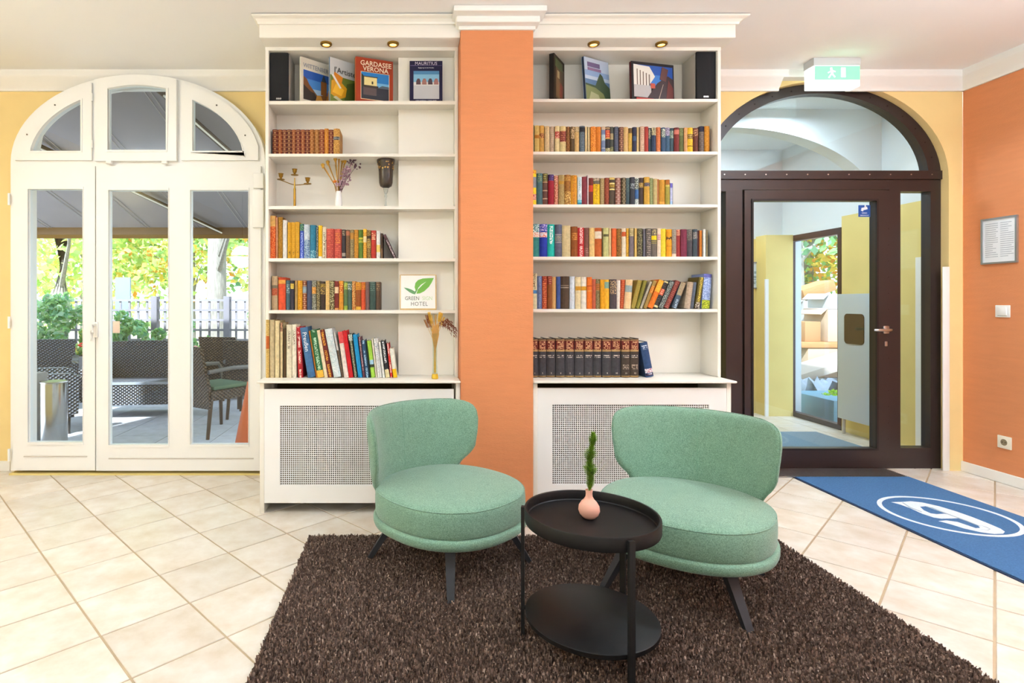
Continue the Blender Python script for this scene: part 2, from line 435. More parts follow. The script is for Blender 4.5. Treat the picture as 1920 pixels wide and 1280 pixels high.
box('paper_note', PX(213, D1), PX(226, D1), S0+.019, S0+.0215, PZ(624, D1), PZ(602, D1), mat('pinkish paper', 'e8cdb8', .8), lf2)
for y0, y1, wd in ((327, 355, 478), (358, 428, 477)):
    G().box(PX(wd, D1), PX(497, D1), S0-.02, S0-.001, PZ(y1, D1), PZ(y0, D1), bev=.004).build('closer_cover', M_whitew, door1, smooth=True)
box('threshold', PX(22, D1), PX(497, D1), D1-.03, WY+.045, 0, .012, mat('yellowed sill', 'e6cf86', .7), door1)

# ------------------------------------------------------------------ door_2: dark brown arched entrance door
door2 = struct(root('door_2', (d2c, D2, 0)))
door2['label'] = 'dark brown metal entrance door with arched fanlight and sidelights'
def Q2(px, py): return (PX(px, D2), PZ(py, D2))
def a2(a, b, t0, t1, n=44): return [Q2(1530+a*math.cos(R(t0+(t1-t0)*i/n)), 338-b*math.sin(R(t0+(t1-t0)*i/n))) for i in range(n+1)]
arch = G().poly(a2(227, 177, 180, 0), [list(reversed(a2(204, 160, 174.5, 5.5)))], D2-.035, D2+.04).build('arch_frame', M_brown, door2)
G().poly(a2(207, 162, 176, 4), [], D2+.004, D2+.009).build('pane', M_glass, arch)
for t in range(14, 176, 10):
    x, z = Q2(1530+215*math.cos(R(t)), 338-168.5*math.sin(R(t)))
    G().tube([(x, D2-.037, z), (x, D2-.033, z)], .006, 6).build('screw', mat('dark screw', '241a18', .5, .5), arch)
bar = G().box(*[PX(1303, D2), PX(1757, D2), D2-.045, D2+.04, PZ(338, D2), PZ(322, D2)], bev=.002).build('transom_bar', M_brown, door2)
for i in range(12):
    x = PX(1352+i*38.5, D2); G().tube([(x, D2-.048, PZ(329.5, D2)), (x, D2-.044, PZ(329.5, D2))], .005, 6).build('screw', M_steel, bar)
def r2(x0, y0, x1, y1): return [Q2(x0, y1), Q2(x1, y1), Q2(x1, y0), Q2(x0, y0)]
fr2 = G().poly(r2(1303, 338, 1757, 878), [r2(1325, 360, 1357, 838), r2(1388, 357, 1661, 873), r2(1682, 360, 1738, 838)], D2-.03, D2+.05).build('frame', M_brown, door2)
for x0, x1 in ((1323, 1359), (1680, 1740)):
    G().poly(r2(x0, 358, x1, 840), [], D2+.012, D2+.018).build('pane', M_glass, fr2)
leaf2 = G().poly(r2(1389.5, 358.5, 1659.5, 874), [r2(1405, 378, 1634, 838)], D2-.045, D2+.02).build('door_leaf', M_brown, door2)
G().poly(r2(1403, 376, 1636, 840), [], D2-.012, D2-.006).build('pane', M_glass, leaf2)
G().poly(r2(1402, 375, 1637, 841), [r2(1405.5, 378.5, 1633.5, 837.5)], D2-.052, D2-.04).build('glazing_bead', mat('black gasket', '1a1414', .5), leaf2)
# lever handle, key plate
hx, hz = PX(1651, D2), PZ(617.5, D2)
G().box(hx-.022, hx+.022, D2-.056, D2-.045, hz-.03, hz+.03, bev=.008).build('handle_rose', M_steel, leaf2, smooth=True)
G().tube([(hx, D2-.05, hz), (hx, D2-.095, hz), (hx-.012, D2-.1, hz), (hx-.118, D2-.1, hz), (hx-.125, D2-.095, hz)], [.011, .011, .011, .0105, .008], 10).build('handle', M_steel, leaf2, smooth=True)
G().box(hx-.008, hx+.012, D2-.051, D2-.045, PZ(648, D2), PZ(639, D2), bev=.004).build('keyhole_cover', M_steel, leaf2, smooth=True)
st = box('camera_sticker', PX(1607, D2), PX(1629, D2), D2-.0135, D2-.0122, PZ(407, D2), PZ(385, D2), mat('sticker blue', '1d4f9c', .5), leaf2)
M_sw = mat('sticker white', 'f4f6fa', .5)
g = G(); sx, sz = PX(1618, D2), PZ(391.5, D2)
g.obox((sx, D2-.0142, sz), .045, .0008, .02, Matrix.Rotation(R(-14), 3, 'Y')); g.obox((sx-.018, D2-.0142, sz-.014), .018, .0008, .008, Matrix.Rotation(R(30), 3, 'Y'))
g.obox((sx+.006, D2-.0142, sz+.018), .01, .0008, .018, Matrix.Rotation(R(0), 3, 'Y'))
g.build('camera_symbol', M_sw, st)
text('cctv', M_sw, st, Vector((sx, D2-.0142, PZ(400, D2)))-wloc(st), (PI/2, 0, 0)); text('cctv2', M_sw, st, Vector((sx, D2-.0142, PZ(404.3, D2)))-wloc(st), (PI/2, 0, 0))
for i in range(14):
    G().tube([(PX(1656.5, D2), D2-.0455, PZ(430+i*30, D2)), (PX(1656.5, D2), D2-.0435, PZ(430+i*30, D2))], .0035, 5).build('screw', mat('dark screw', '241a18'), leaf2)

# ------------------------------------------------------------------ bookcases
BY = 3.50           # front of the upper cases
SH_L = [(189, 195.5), (288, 293.3), (386, 391.8), (484, 489.8), (581.3, 587.3)]
SH_R = [(185.2, 191), (284, 289.6), (383, 388.6), (481, 487), (579.3, 585.3)]
def bookcase(side):
    L = side == 'left'
    x0, x1 = (-.898, PXL-.002) if L else (PXR+.002, 1.917)
    yb = 3.72; rows = SH_L if L else SH_R
    t = root('bookcase', ((x0+x1)/2, BY, PZ(713, 3.33)), 'white built-in bookcase %s of the terracotta pillar, with %s' % (side, 'dried flowers and candle holder' if L else 'dark encyclopedia volumes at the bottom'), 'bookcase', 'white bookcases flanking the pillar')
    zb = PZ(707, BY)+.001; zt = PZ(88.5, BY)
    tk = .02
    box('side_panel', x0, x0+tk, BY, yb, zb, zt, M_cream, t, bev=.0015)
    box('side_panel', x1-tk, x1, BY, yb, zb, zt, M_cream, t, bev=.0015)
    box('back_panel', x0+tk, x1-tk, yb-.012, yb, zb, zt, M_cream, t)
    if L: box('boxed_chase', PX(747, 3.6), x1-tk-.001, 3.60, yb-.013, zb, zt-.022, M_cream, t)
    for a, b in rows:
        z1, z0 = PZ(a, BY), PZ(b, BY)
        g = G()
        if L:
            g.poly([(x0+tk, BY+.001), (x1-tk, BY+.001), (x1-tk, 3.599), (PX(747, 3.6)-.001, 3.599), (PX(747, 3.6)-.001, yb-.013), (x0+tk, yb-.013)], [], z0, z1, 'xy')
            g.build('shelf', M_cream, t)
        else: box('shelf', x0+tk, x1-tk, BY+.001, yb-.013, z0, z1, M_cream, t, bev=.001)
    # head: top board, soffit with lamps, fascia, cornice
    box('top_board', x0, x1, BY-.002, yb, zt-.021, zt, M_cream, t)
    FY = 3.38
    xo0, xo1 = (x0-.004, x1+.001) if L else (x0-.001, x1+.02)
    box('soffit', xo0, xo1, FY, yb, zt+.001, zt+.02, M_cream, t, bev=.0015)
    box('fascia', xo0, xo1, FY-.004, FY+.018, zt+.003, ZC-.03, M_cream, t, bev=.0015)
    if L: box('return_panel', xo0, xo0+.018, FY+.018, yb, zt+.02, ZC-.03, M_cream, t)
    else: box('return_panel', xo1-.018, xo1, FY+.018, yb, zt+.02, ZC-.03, M_cream, t)
    prof = [(0, ZC-.045), (.012, ZC-.045), (.016, ZC-.034), (.03, ZC-.022), (.05, ZC-.016), (.055, ZC-.012), (.055, ZC-.006), (0, ZC-.006)]
    xa, xb = (xo0, xo1) if L else (xo0, xo1)
    g = G(); v = []; k = len(prof)
    for a, z in prof: v.append((xa-(a*.6 if L else 0), FY-.004-a, z))
    for a, z in prof: v.append((xb+(0 if L else a), FY-.004-a, z))
    g.add(v, [(i, (i+1) % k, k+(i+1) % k, k+i) for i in range(k)]+[tuple(range(k)), tuple(reversed(range(k, 2*k)))])
    v = []
    xs, sg = (xo0, -1) if L else (xo1, 1)
    for y in (FY-.004, yb):
        for a, z in prof: v.append((xs+sg*a*(.6 if L else 1), y-(a if y < 3.4 else 0), z))
    g.add(v, [(i, (i+1) % k, k+(i+1) % k, k+i) for i in range(k)]+[tuple(range(k)), tuple(reversed(range(k, 2*k)))])
    g.build('cornice', M_cream, t)
    for px in ((611.5, 737) if L else (1113, 1240)):
        d = 3.45; x = PX(px, d)
        dl = G().lathe([(.022, .0), (.032, .0), (.036, .004), (.036, .012), (.022, .012), (.022, .0)], (x, d, zt-.011), 20).build('downlight', M_brass, t, smooth=True)
        G().lathe([(0, 0), (.022, 0), (.022, .004)], (x, d, zt-.007), 16).build('lamp_lens', mat('warm lamp', 'ffe8b0', .3, emit='ffc860', estr=2.2), dl)
    return t
for s_ in ('left', 'right'): bookcase(s_)

# ------------------------------------------------------------------ radiator covers under the cases
CYF = 3.36
M_lacq = mat('white lacquered panel', 'f6f3f0', .3)
def cover(side):
    L = side == 'left'
    x0, x1 = (PX(487, CYF), PXL-.002) if L else (PXR+.002, PX(1371, CYF))
    zc0, zc1 = PZ(718.5, 3.33), PZ(712, 3.33)
    t = root('radiator_cover', ((x0+x1)/2, CYF, 0), 'white radiator cover with perforated grille under %s bookcase' % side, 'radiator cover', 'radiator covers under the bookcases')
    tk = .026
    box('side_panel', x0, x0+tk, CYF, 3.72, .001, zc0, M_cream, t, bev=.002)
    box('side_panel', x1-tk, x1, CYF, 3.72, .001, zc0, M_cream, t, bev=.002)
    cx0, cx1 = (x0-.012, x1) if L else (x0, x1+.018)
    box('countertop', cx0, cx1, 3.325, 3.725, zc0, PZ(707, BY), M_cream, t, bev=.006)
    box('back_panel', x0+tk, x1-tk, 3.70, 3.72, .001, zc0-.001, mat('shade brown niche wall', '5c4828', .9), t)  # dark brown puts the shade behind the grille into the colour
    pl, pr, pt, pb = ((493, 851, 729.5, 943) if L else (1004, 1363, 727.5, 940))
    gl, gr, gt, gb = ((524.5, 820, 760.5, 909.5) if L else (1036, 1330, 758.5, 908))
    z = lambda y: PZ(y, CYF)
    X = lambda p: PX(p, CYF)
    G().poly([(X(pl), z(pb)), (X(pr), z(pb)), (X(pr), z(pt)), (X(pl), z(pt))],
             [[(X(gl), z(gb)), (X(gr), z(gb)), (X(gr), z(gt)), (X(gl), z(gt))]], CYF+.003, CYF+.021).build('front_panel', M_lacq, t)
    # perforated sheet: real square holes, front faces and hole walls
    nx = round((X(gr)-X(gl))/.0125); nz = round((z(gt)-z(gb))/.0125)
    sx, sz = (X(gr)-X(gl))/nx, (z(gt)-z(gb))/nz; hw = .335
    v = []; f = []
    y0, y1 = CYF+.008, CYF+.012
    for i in range(nx):
        for j in range(nz):
            a0, c0 = X(gl)+i*sx, z(gb)+j*sz; b = len(v)
            o = [(a0, c0), (a0+sx, c0), (a0+sx, c0+sz), (a0, c0+sz)]
            q = [(a0+sx*(.5-hw), c0+sz*(.5-hw)), (a0+sx*(.5+hw), c0+sz*(.5-hw)), (a0+sx*(.5+hw), c0+sz*(.5+hw)), (a0+sx*(.5-hw), c0+sz*(.5+hw))]
            v += [(p[0], y0, p[1]) for p in o]+[(p[0], y0, p[1]) for p in q]+[(p[0], y1, p[1]) for p in q]
            for k in range(4):
                n_ = (k+1) % 4
                f += [(b+k, b+n_, b+4+n_, b+4+k), (b+4+k, b+4+n_, b+8+n_, b+8+k)]
    tag(mesh('perforated_grille', v, f, M_lacq, t), kind='stuff')
    return t
cover('left'); cover('right')
# ribbed radiators behind the covers
for x0, x1, s_ in ((-.70, .17, 'left'), (.86, 1.76, 'right')):
    r_ = root('radiator', ((x0+x1)/2, 3.58, .1), 'ribbed radiator coloured dark as in shade behind the perforated %s cover' % s_, 'radiator')
    M_rad = mat('radiator enamel with shade', '6c645a', .5)  # enamel darkened so the shade inside the cover is in the colour
    n = 15
    for i in range(n):
        xa = x0+(x1-x0)*i/n
        box('rib', xa, xa+(x1-x0)/n*.72, 3.53, 3.64, .13, .66, M_rad, r_, bev=.008)
    for zz in (.17, .62): G().tube([(x0, 3.585, zz), (x1, 3.585, zz)], .018, 8).build('header_pipe', M_rad, r_, smooth=True)
    for xa in (x0+.08, x1-.1): box('foot', xa, xa+.02, 3.56, 3.61, .001, .132, M_rad, r_)

# ------------------------------------------------------------------ books
def book_mat(base, pat='', ink='d8b878'):
    key = 'book %s %s %s' % (base, pat, ink if pat else '')
    if key in MATS: return MATS[key]
    m = mat(key, base, .6, spec=.3); nt = m.node_tree; p = nt.nodes['Principled BSDF']
    N = lambda t, **kw: nt.nodes.new(t)
    def mth(op, a, b=None):
        n = nt.nodes.new('ShaderNodeMath'); n.operation = op
        for i, q in enumerate((a, b)):
            if q is None: continue
            if isinstance(q, (int, float)): n.inputs[i].default_value = q
            else: nt.links.new(q, n.inputs[i])
        return n.outputs[0]
    uv = N('ShaderNodeUVMap'); sp = N('ShaderNodeSeparateXYZ'); nt.links.new(uv.outputs[0], sp.inputs[0])
    u, v = sp.outputs[0], sp.outputs[1]
    oi = N('ShaderNodeObjectInfo')
    def noise(us, vs_, sc=1., det=1.):
        cm = N('ShaderNodeCombineXYZ'); nt.links.new(mth('MULTIPLY', u, us), cm.inputs[0]); nt.links.new(mth('MULTIPLY', v, vs_), cm.inputs[1])
        nt.links.new(mth('MULTIPLY', oi.outputs['Random'], 300.), cm.inputs[2])
        n = N('ShaderNodeTexNoise'); n.inputs['Scale'].default_value = sc; n.inputs['Detail'].default_value = det
        nt.links.new(cm.outputs[0], n.inputs['Vector']); return n.outputs[0]
    wear = noise(2.5, 60, 1., 4.)
    hs = N('ShaderNodeHueSaturation'); hs.inputs['Color'].default_value = lin(base)
    mr = N('ShaderNodeMapRange'); mr.inputs[1].default_value = .3; mr.inputs[2].default_value = .7; mr.inputs[3].default_value = .70; mr.inputs[4].default_value = .97
    nt.links.new(wear, mr.inputs[0]); nt.links.new(mr.outputs[0], hs.inputs['Value'])
    col = hs.outputs[0]
    mid = lambda hw: mth('LESS_THAN', mth('ABSOLUTE', mth('SUBTRACT', u, .5)), hw)
    mask = None
    if pat == 'tx':
        row = mth('LESS_THAN', mth('ABSOLUTE', mth('SUBTRACT', mth('FRACT', mth('MULTIPLY', v, 85.)), .5)), .27)
        mask = mth('MULTIPLY', mth('MULTIPLY', row, mid(.36)), mth('GREATER_THAN', noise(9, 85), .47))
    elif pat == 'vt':
        mask = mth('MULTIPLY', mid(.23), mth('GREATER_THAN', noise(5, 260), .5))
        mask = mth('MULTIPLY', mask, mth('GREATER_THAN', noise(.1, 18), .40))
    elif pat == 'or':
        mask = mth('GREATER_THAN', noise(6, 190, 1., 3.), .54)
    elif pat == 'rb':
        fr_ = mth('FRACT', mth('MULTIPLY', v, 40.))
        lines = mth('LESS_THAN', mth('ABSOLUTE', mth('SUBTRACT', fr_, .12)), .09)
        blob = mth('MULTIPLY', mth('LESS_THAN', mth('ABSOLUTE', mth('SUBTRACT', fr_, .62)), .2), mid(.2))
        mask = mth('MULTIPLY', mth('MAXIMUM', lines, blob), .45)
    if mask is not None:
        mx = N('ShaderNodeMix'); mx.data_type = 'RGBA'; nt.links.new(mask, mx.inputs[0]); nt.links.new(col, mx.inputs[6])
        mx.inputs[7].default_value = lin(ink); col = mx.outputs[2]
    nt.links.new(col, p.inputs['Base Color'])
    return m

def book_parts(t, wd, ht, dp, base, zones, pat='', ink='d8b878', flat=False, board=None):
    """book standing on z=0, spine towards -y at y=0, centred on x; zones (from top, fraction): (f0, f1, colour, pattern, ink)"""
    cuts = {0., 1.}
    for q in zones: cuts |= {q[0], q[1]}
    cuts = sorted(cuts)
    mats = [book_mat(base, pat, ink), book_mat(board or base)]; idx = {}
    v = []; f = []; mi = []; uvs = []
    n = 4 if not flat else 1
    bulge = 0 if flat else min(.010, wd*.22)
    arc = [(-wd/2+wd*i/n, -bulge*(1-(2*i/n-1)**2)) for i in range(n+1)]
    for a, b in zip(cuts[:-1], cuts[1:]):
        zm = None
        for q in zones:
            if q[0]-1e-6 <= (a+b)/2 <= q[1]+1e-6: zm = q
        if zm is None: k = 0
        else:
            mm = book_mat(zm[2], zm[3] if len(zm) > 3 else '', zm[4] if len(zm) > 4 else 'e8d098')
            if mm.name not in idx: idx[mm.name] = len(mats); mats.append(mm)
            k = idx[mm.name]
        z1, z0 = ht*(1-a), ht*(1-b)
        for i in range(n):
            q = [(arc[i], z0, i/n), (arc[i+1], z0, (i+1)/n), (arc[i+1], z1, (i+1)/n), (arc[i], z1, i/n)]
            bb = len(v); v += [(p[0][0], p[0][1], p[1]) for p in q]; f.append((bb, bb+1, bb+2, bb+3)); mi.append(k)
            uvs += [(p[2], p[1]) for p in q]
    # spine back + caps
    for z in (0, ht):
        bb = len(v); v += [(p[0], p[1], z) for p in arc]+[(wd/2, .004, z), (-wd/2, .004, z)]; f.append(tuple(range(bb, bb+n+3))); mi.append(1); uvs += [(.5, z)]*(n+3)
    bd = min(.0028, wd*.14)
    for s in (-1, 1):
        xa, xb = (s*wd/2, s*(wd/2-bd)); xa, xb = min(xa, xb), max(xa, xb); g = G().box(xa, xb, 0, dp, 0, ht)
        for q in g.f:
            bb = len(v); v += [g.v[i] for i in q]; f.append(tuple(range(bb, bb+4))); mi.append(1); uvs += [(.5, g.v[i][2]) for i in q]
    me = bpy.data.meshes.new('cover'); me.from_pydata(v, [], f)
    for m_ in mats: me.materials.append(m_)
    me.polygons.foreach_set('material_index', mi)
    uvl = me.uv_layers.new(name='UVMap'); uvl.data.foreach_set('uv', [c for q in uvs for c in q])
    link('cover', me, t)
    box('pages', -wd/2+bd, wd/2-bd, .004, dp-.004, .003, ht-.004, M_page, t, local=True)

ORD = ['first', 'second', 'third', 'fourth', 'fifth', 'sixth', 'seventh', 'eighth', 'ninth', 'tenth', 'eleventh', 'twelfth', 'thirteenth', 'fourteenth', 'fifteenth', 'sixteenth', 'seventeenth', 'eighteenth', 'nineteenth', 'twentieth']
def ordinal(i):
    if i < 20: return ORD[i]
    k = i+1
    tens = {2: 'twenty', 3: 'thirty', 4: 'forty'}[k//10]
    return {2: 'twentieth', 3: 'thirtieth', 4: 'fortieth'}[k//10] if k % 10 == 0 else tens+'-'+ORD[k % 10-1]
import colorsys
def cname(hx):
    r, g, b = (int(hx[i:i+2], 16)/255 for i in (0, 2, 4)); h, l, s = colorsys.rgb_to_hls(r, g, b); h *= 360
    if s < .12 or (s < .2 and l < .3): return 'black' if l < .2 else 'dark grey' if l < .4 else 'grey' if l < .72 else 'white'
    if l > .86: return 'cream' if h < 70 else 'white'
    if h < 14 or h > 340: return 'dark red' if l < .32 else 'red' if s > .5 else 'brick red' if l < .6 else 'pink'
    if h < 48:
        if l > .66: return 'cream' if s < .6 else 'pale tan'
        if s > .62 and l > .42: return 'orange' if h < 30 else 'golden yellow'
        return 'dark brown' if l < .28 else 'brown' if l < .45 else 'tan'
    if h < 66: return 'yellow' if s > .6 else 'olive' if l < .5 else 'khaki'
    if h < 165: return 'dark green' if l < .3 else 'green' if s > .25 else 'grey green'
    if h < 200: return 'teal' if l < .6 else 'pale blue'
    if h < 260: return 'navy' if l < .28 else 'blue' if l < .62 else 'pale blue'
    return 'plum'
DEPTHS = [.135, .15, .142, .128, .155]
def row(entries, sc, ox, oy, ybot, zfloor, phrase, start=0, d=3.535, group=None, named=None):
    """entries: (x0, x1, ytop, base, zones, pat, ink[, xt0]) in crop px"""
    s = d/F
    for i, e in enumerate(entries):
        x0, x1, yt, base = e[:4]; zones = e[4] if len(e) > 4 else []; pat = e[5] if len(e) > 5 else ''; ink = e[6] if len(e) > 6 else 'd8b878'
        xt = e[7] if len(e) > 7 else None
        X0, X1 = PX(ox+x0/sc, d), PX(ox+x1/sc, d); H = (ybot-yt)/sc*s
        lean = 0
        if xt is not None: lean = math.atan2((xt-x0), (ybot-yt))
        wd = (X1-X0)*(math.cos(lean))*.975; ht = H/math.cos(lean)-abs(math.tan(lean))*wd*(0 if lean < 0 else 0)
        dp = DEPTHS[(i*7+start*3) % 5]
        if 'Encyclo' in (named or ''): dp = .16
        nm = cname(base)
        extra = {'tx': 'lettered ', 'vt': 'lettered ', 'or': 'patterned ', 'rb': 'gilt-banded '}.get(pat, '')
        lbl = '%s%s %sbook, %s from left on %s' % ('leaning ' if abs(lean) > .05 else '', nm, extra, ordinal(start+i), phrase)
        t = root('book', ((X0+X1)/2, d+.012+(i*37 % 5)*.0015, zfloor+.0006), lbl, 'book', group)
        if lean:
            t.rotation_euler = (0, lean, 0)
            # pivot on the lower corner
            px_ = X0 if lean < 0 else X1
            sg = 1 if lean < 0 else -1
            t.location.x = px_+sg*wd/2*math.cos(lean); t.location.z = zfloor+.0006+abs(math.sin(lean))*wd/2
            ht *= .985
        book_parts(t, wd, ht, dp, base, zones, pat, ink, flat=(wd < .02))
        yield t

zL = [PZ(a, BY) for a, b in SH_L]; zR = [PZ(a, BY) for a, b in SH_R]
zCT = PZ(707, BY)
GB = 'e0b070'
# --- left case, second shelf: leather set
e = [120, 240, 335, 445, 550, 650, 755, 855, 960, 1065, 1180, 1290, 1385, 1495, 1640]
c = ['6a2010', '8c4018', '6c2e22', '5a2418', '8c4624', '783026', '8a4020', '6c2620', '985a20', '9c642a', '8a3c20', 'd08418', '74261f', 'b8823a']
b_ = [(e[i], e[i+1], {11: 135, 13: 140}.get(i, 157), c[i], [(.3, .42, '8c9090', 'tx', '303438')] if i == 13 else [], 'rb' if i < 13 else 'or', 'd8a468' if i < 13 else 'd8a858') for i in range(14)]
list(row(b_, 12, 500, 225, 742, zL[1], 'second shelf of left bookcase', group='books on the second left shelf'))
# --- left case, fourth shelf
b_ = [(65, 155, 60, 'e0531a', [(0, .25, 'f0b868')], 'or', 'f0904a'), (157, 184, 78, 'e8a880'), (186, 250, 76, 'a8761c', [], 'or', 'b8862c'), (255, 310, 116, 'f0ece6'),
  (320, 377, 150, 'dca326', [(.8, .9, 'dca326', 'vt', '6a4a10')], 'tx', 'c08a18'), (378, 428, 150, 'dca326', [(.8, .9, 'dca326', 'vt', '6a4a10')], 'tx', 'c08a18'), (429, 482, 142, 'e0aa30', [(.8, .9, 'dca326', 'vt', '6a4a10')], 'tx', 'c08a18'),
  (490, 545, 170, '3a52b8', [(0, .2, '24505a', 'or', '80b070')], 'vt', 'b0c0f0'), (547, 629, 180, 'd0dae0', [(.45, 1, 'a8c0d4', 'or', '3a5a8c')], 'or', 'a8b4c0'),
  (631, 716, 188, '2c7c98', [(.75, 1, '2c7c98', 'or', 'a0d0d8')]), (718, 745, 215, '2a3a38', [], 'or', 'd8d8d0'), (747, 800, 193, 'f0bc1c', [(.93, 1, 'f0f0e8')], 'vt', 'd8a010'),
  (803, 858, 212, 'eedfc2', [(.4, .5, 'eedfc2', 'or', '303030')], 'vt', '806a58'), (860, 967, 240, 'b8483e', [], 'tx', 'd0664e'), (968, 1072, 242, 'b8483e', [(.1, .5, 'b8483e', 'tx', 'e08a40')], 'tx', 'd0664e'),
  (1075, 1128, 250, '3a3438', [(.02, .2, '4a4038', 'tx', 'c0b090'), (.8, .92, 'a89c90')]), (1130, 1184, 252, '7c5c3c', [(.05, .2, 'b87050')], 'or', '5c4028'), (1186, 1245, 252, 'a89468', [(.1, .32, 'c08838')], 'or', '6c5c3c'),
  (1248, 1304, 252, 'd0902a', [], 'or', '8c5c1c'), (1306, 1370, 252, '5c7c2c', [(.27, .33, 'd0c840'), (.36, .45, 'd0c840', 'tx', '5c7c2c')]), (1372, 1420, 242, 'd8942c', [(.25, .45, 'f0d8a0'), (.0, .1, 'f0c040')], 'rb', 'f4d060'),
  (1422, 1478, 256, '6c5230', [(.2, .3, '3c2c1c'), (.4, .62, 'c0a050', 'tx', '5c4020')], 'or', 'b89850'), (1480, 1551, 262, 'b83426', [(.06, .35, 'b83426', 'tx', 'f0d0a0')]), (1555, 1608, 272, 'f2eee8', [(.5, .76, 'f0d070')]),
  (1612, 1645, 300, '5c4434', [(.6, 1, '8c6c4c')], 'or', '3c2c24'), (1795, 1845, 325, '5a3c40', [], 'vt', 'c8b8b8', 1640)]
list(row(b_, 7.385, 495, 395, 655, zL[3], 'fourth shelf of left bookcase', group='books on the fourth left shelf'))
# --- left case, fifth shelf
b_ = [(112, 205, 60, 'cdb089', [(.27, .36, '8a8068'), (.36, .57, 'b85030', 'or', 'c87850')]), (215, 330, 80, 'e2552e', [(.0, .07, 'c84020'), (.08, .2, 'eea84a')]), (335, 402, 125, '46606a', [(.15, .45, '46606a', 'tx', 'b0c4c4')]),
  (405, 465, 130, '3a3640', [(.1, .28, 'c8a43c', 'tx', 'f0d870')]), (470, 520, 130, 'b8935a'), (522, 595, 130, 'e0a01c', [], 'tx', 'b87410'), (597, 661, 130, '8c4424', [(.2, .42, '9aa8b0')], 'rb', 'e8c8a0'), (666, 742, 130, '48506a'),
  (745, 812, 130, '6a6858', [(.22, .45, 'd08a30', 'or', 'e0a860')], 'or', 'a8a898'), (815, 872, 135, '54462c', [], 'or', 'b8a878'), (878, 955, 145, '44342c', [(.08, .2, 'b89838', 'or', '44342c'), (.2, .45, '44342c', 'or', 'd0b060')]),
  (958, 1020, 130, 'e6c07c', [], 'rb', 'c89850'), (1022, 1095, 130, '5c4c2c', [], 'or', 'c8c090'), (1100, 1165, 140, '7c2c24', [(.2, .42, 'e8c8a0'), (.93, 1, 'd09050')]), (1168, 1240, 135, 'd8902c', [(.1, .42, 'c0561c', 'tx', 'f0c060')]),
  (1245, 1305, 145, '5c7446', [(.05, .28, 'b8c050', 'or', '5c7446'), (.85, 1, 'a0b040')]), (1306, 1370, 145, '4c6458', [(.08, .3, '4c6458', 'or', 'e0e8e0')]), (1372, 1430, 140, 'b0551e', [], 'or', 'f0d080'),
  (1432, 1515, 155, '98501e', [(0, .28, 'dc982c', 'tx', '98501e'), (.88, 1, 'e0b040')]), (1517, 1585, 155, 'd4512a', [(.02, .27, 'e0882c', 'tx', 'b84020')]), (1587, 1648, 150, '7a5c58'), (1650, 1745, 150, '3e544c', [(.02, .35, '3e544c', 'tx', '6c8074')]), (1748, 1820, 150, '5a4434', [(.02, .3, '5a4434', 'tx', 'a08060')])]
list(row(b_, 8.348, 495, 510, 592, zL[4], 'fifth shelf of left bookcase', group='books on the fifth left shelf'))
# --- left case, on the counter
b_ = [(55, 100, 80, 'c8a050', [(.28, .5, 'c86428')], 'or', 'd8b878'), (105, 166, 80, 'c4b088'), (172, 234, 92, 'e4d0a0'), (240, 284, 120, 'dcc494', [(0, .16, 'c8906c', 'or', '4a3a2c')]), (287, 326, 205, '5a4020'), (330, 400, 146, 'e8dcc0', [(.1, .45, 'e8dcc0', 'vt', '8a7a68')]), (402, 460, 146, 'efe4cc', [(.1, .45, 'efe4cc', 'vt', '706050')]),  # fifth entry is a filler book standing for a dark, shaded gap
  (485, 550, 165, 'b02028', [], 'vt', 'f4d0c0', 457), (615, 720, 178, '44709c', [], '', 'e8eef4', 507), (722, 744, 220, 'c87828', [], '', '', 622), (746, 835, 210, '2f6a3c', [(.85, 1, 'f0b840')], 'vt', 'b8d8b8', 645), (837, 884, 215, 'f0dcb4', [], '', '', 728), (886, 955, 210, '6e2420', [], 'vt', 'e0a030', 768),
  (965, 1065, 200, 'e6ecec', [], 'or', 'b4c8cc', 838), (1068, 1100, 240, 'd8d4d0', [(.4, 1, '54402e', 'or', '8c745c')], '', '', 950), (1103, 1164, 235, 'ecdcd0', [(0, .25, 'e05050')], '', '', 1015), (1167, 1226, 222, 'd01820', [], 'vt', 'a01018', 1072), (1232, 1286, 270, '2a3028', [(0, .15, 'd8dcd0', 'or', '3c4c34')], 'vt', 'b0b090', 1150), (1290, 1347, 272, '1490c8', [], '', '', 1215),
  (1350, 1386, 305, '6a3c48', [], 'vt', 'c0a0a0', 1285), (1389, 1440, 350, '24486a', [], 'vt', 'b0d0e0', 1330), (1442, 1460, 365, '243428', [], '', '', 1385), (1463, 1520, 358, 'a4d048', [(.52, .64, 'a0c8e0'), (.64, .72, '404830')], '', '', 1405), (1522, 1549, 330, 'ece0cc', [], '', '', 1462), (1552, 1610, 325, 'ececea', [(.12, .45, 'ececea', 'or', '8890a0')], 'vt', 'a8a8a8', 1492), (1612, 1652, 372, 'ecebe6', [], '', '', 1553),
  (1656, 1714, 358, '26282c', [(.78, 1, 'e0d0a0')], 'vt', 'e8e8e8', 1590), (1717, 1754, 392, 'd83028', [], 'vt', 'f8e0d8', 1665), (1760, 1815, 462, 'f4efe0', [(.7, 1, 'f4c010')], '', '', 1706)]
bs = list(row(b_, 7.111, 490, 590, 855, zCT, 'counter of left bookcase', d=3.46, group='books on the left counter'))
text('pre', mat('white print', 'eef2f6', .6), bs[8], (0, -.011, .22), (PI/2, R(90), 0))
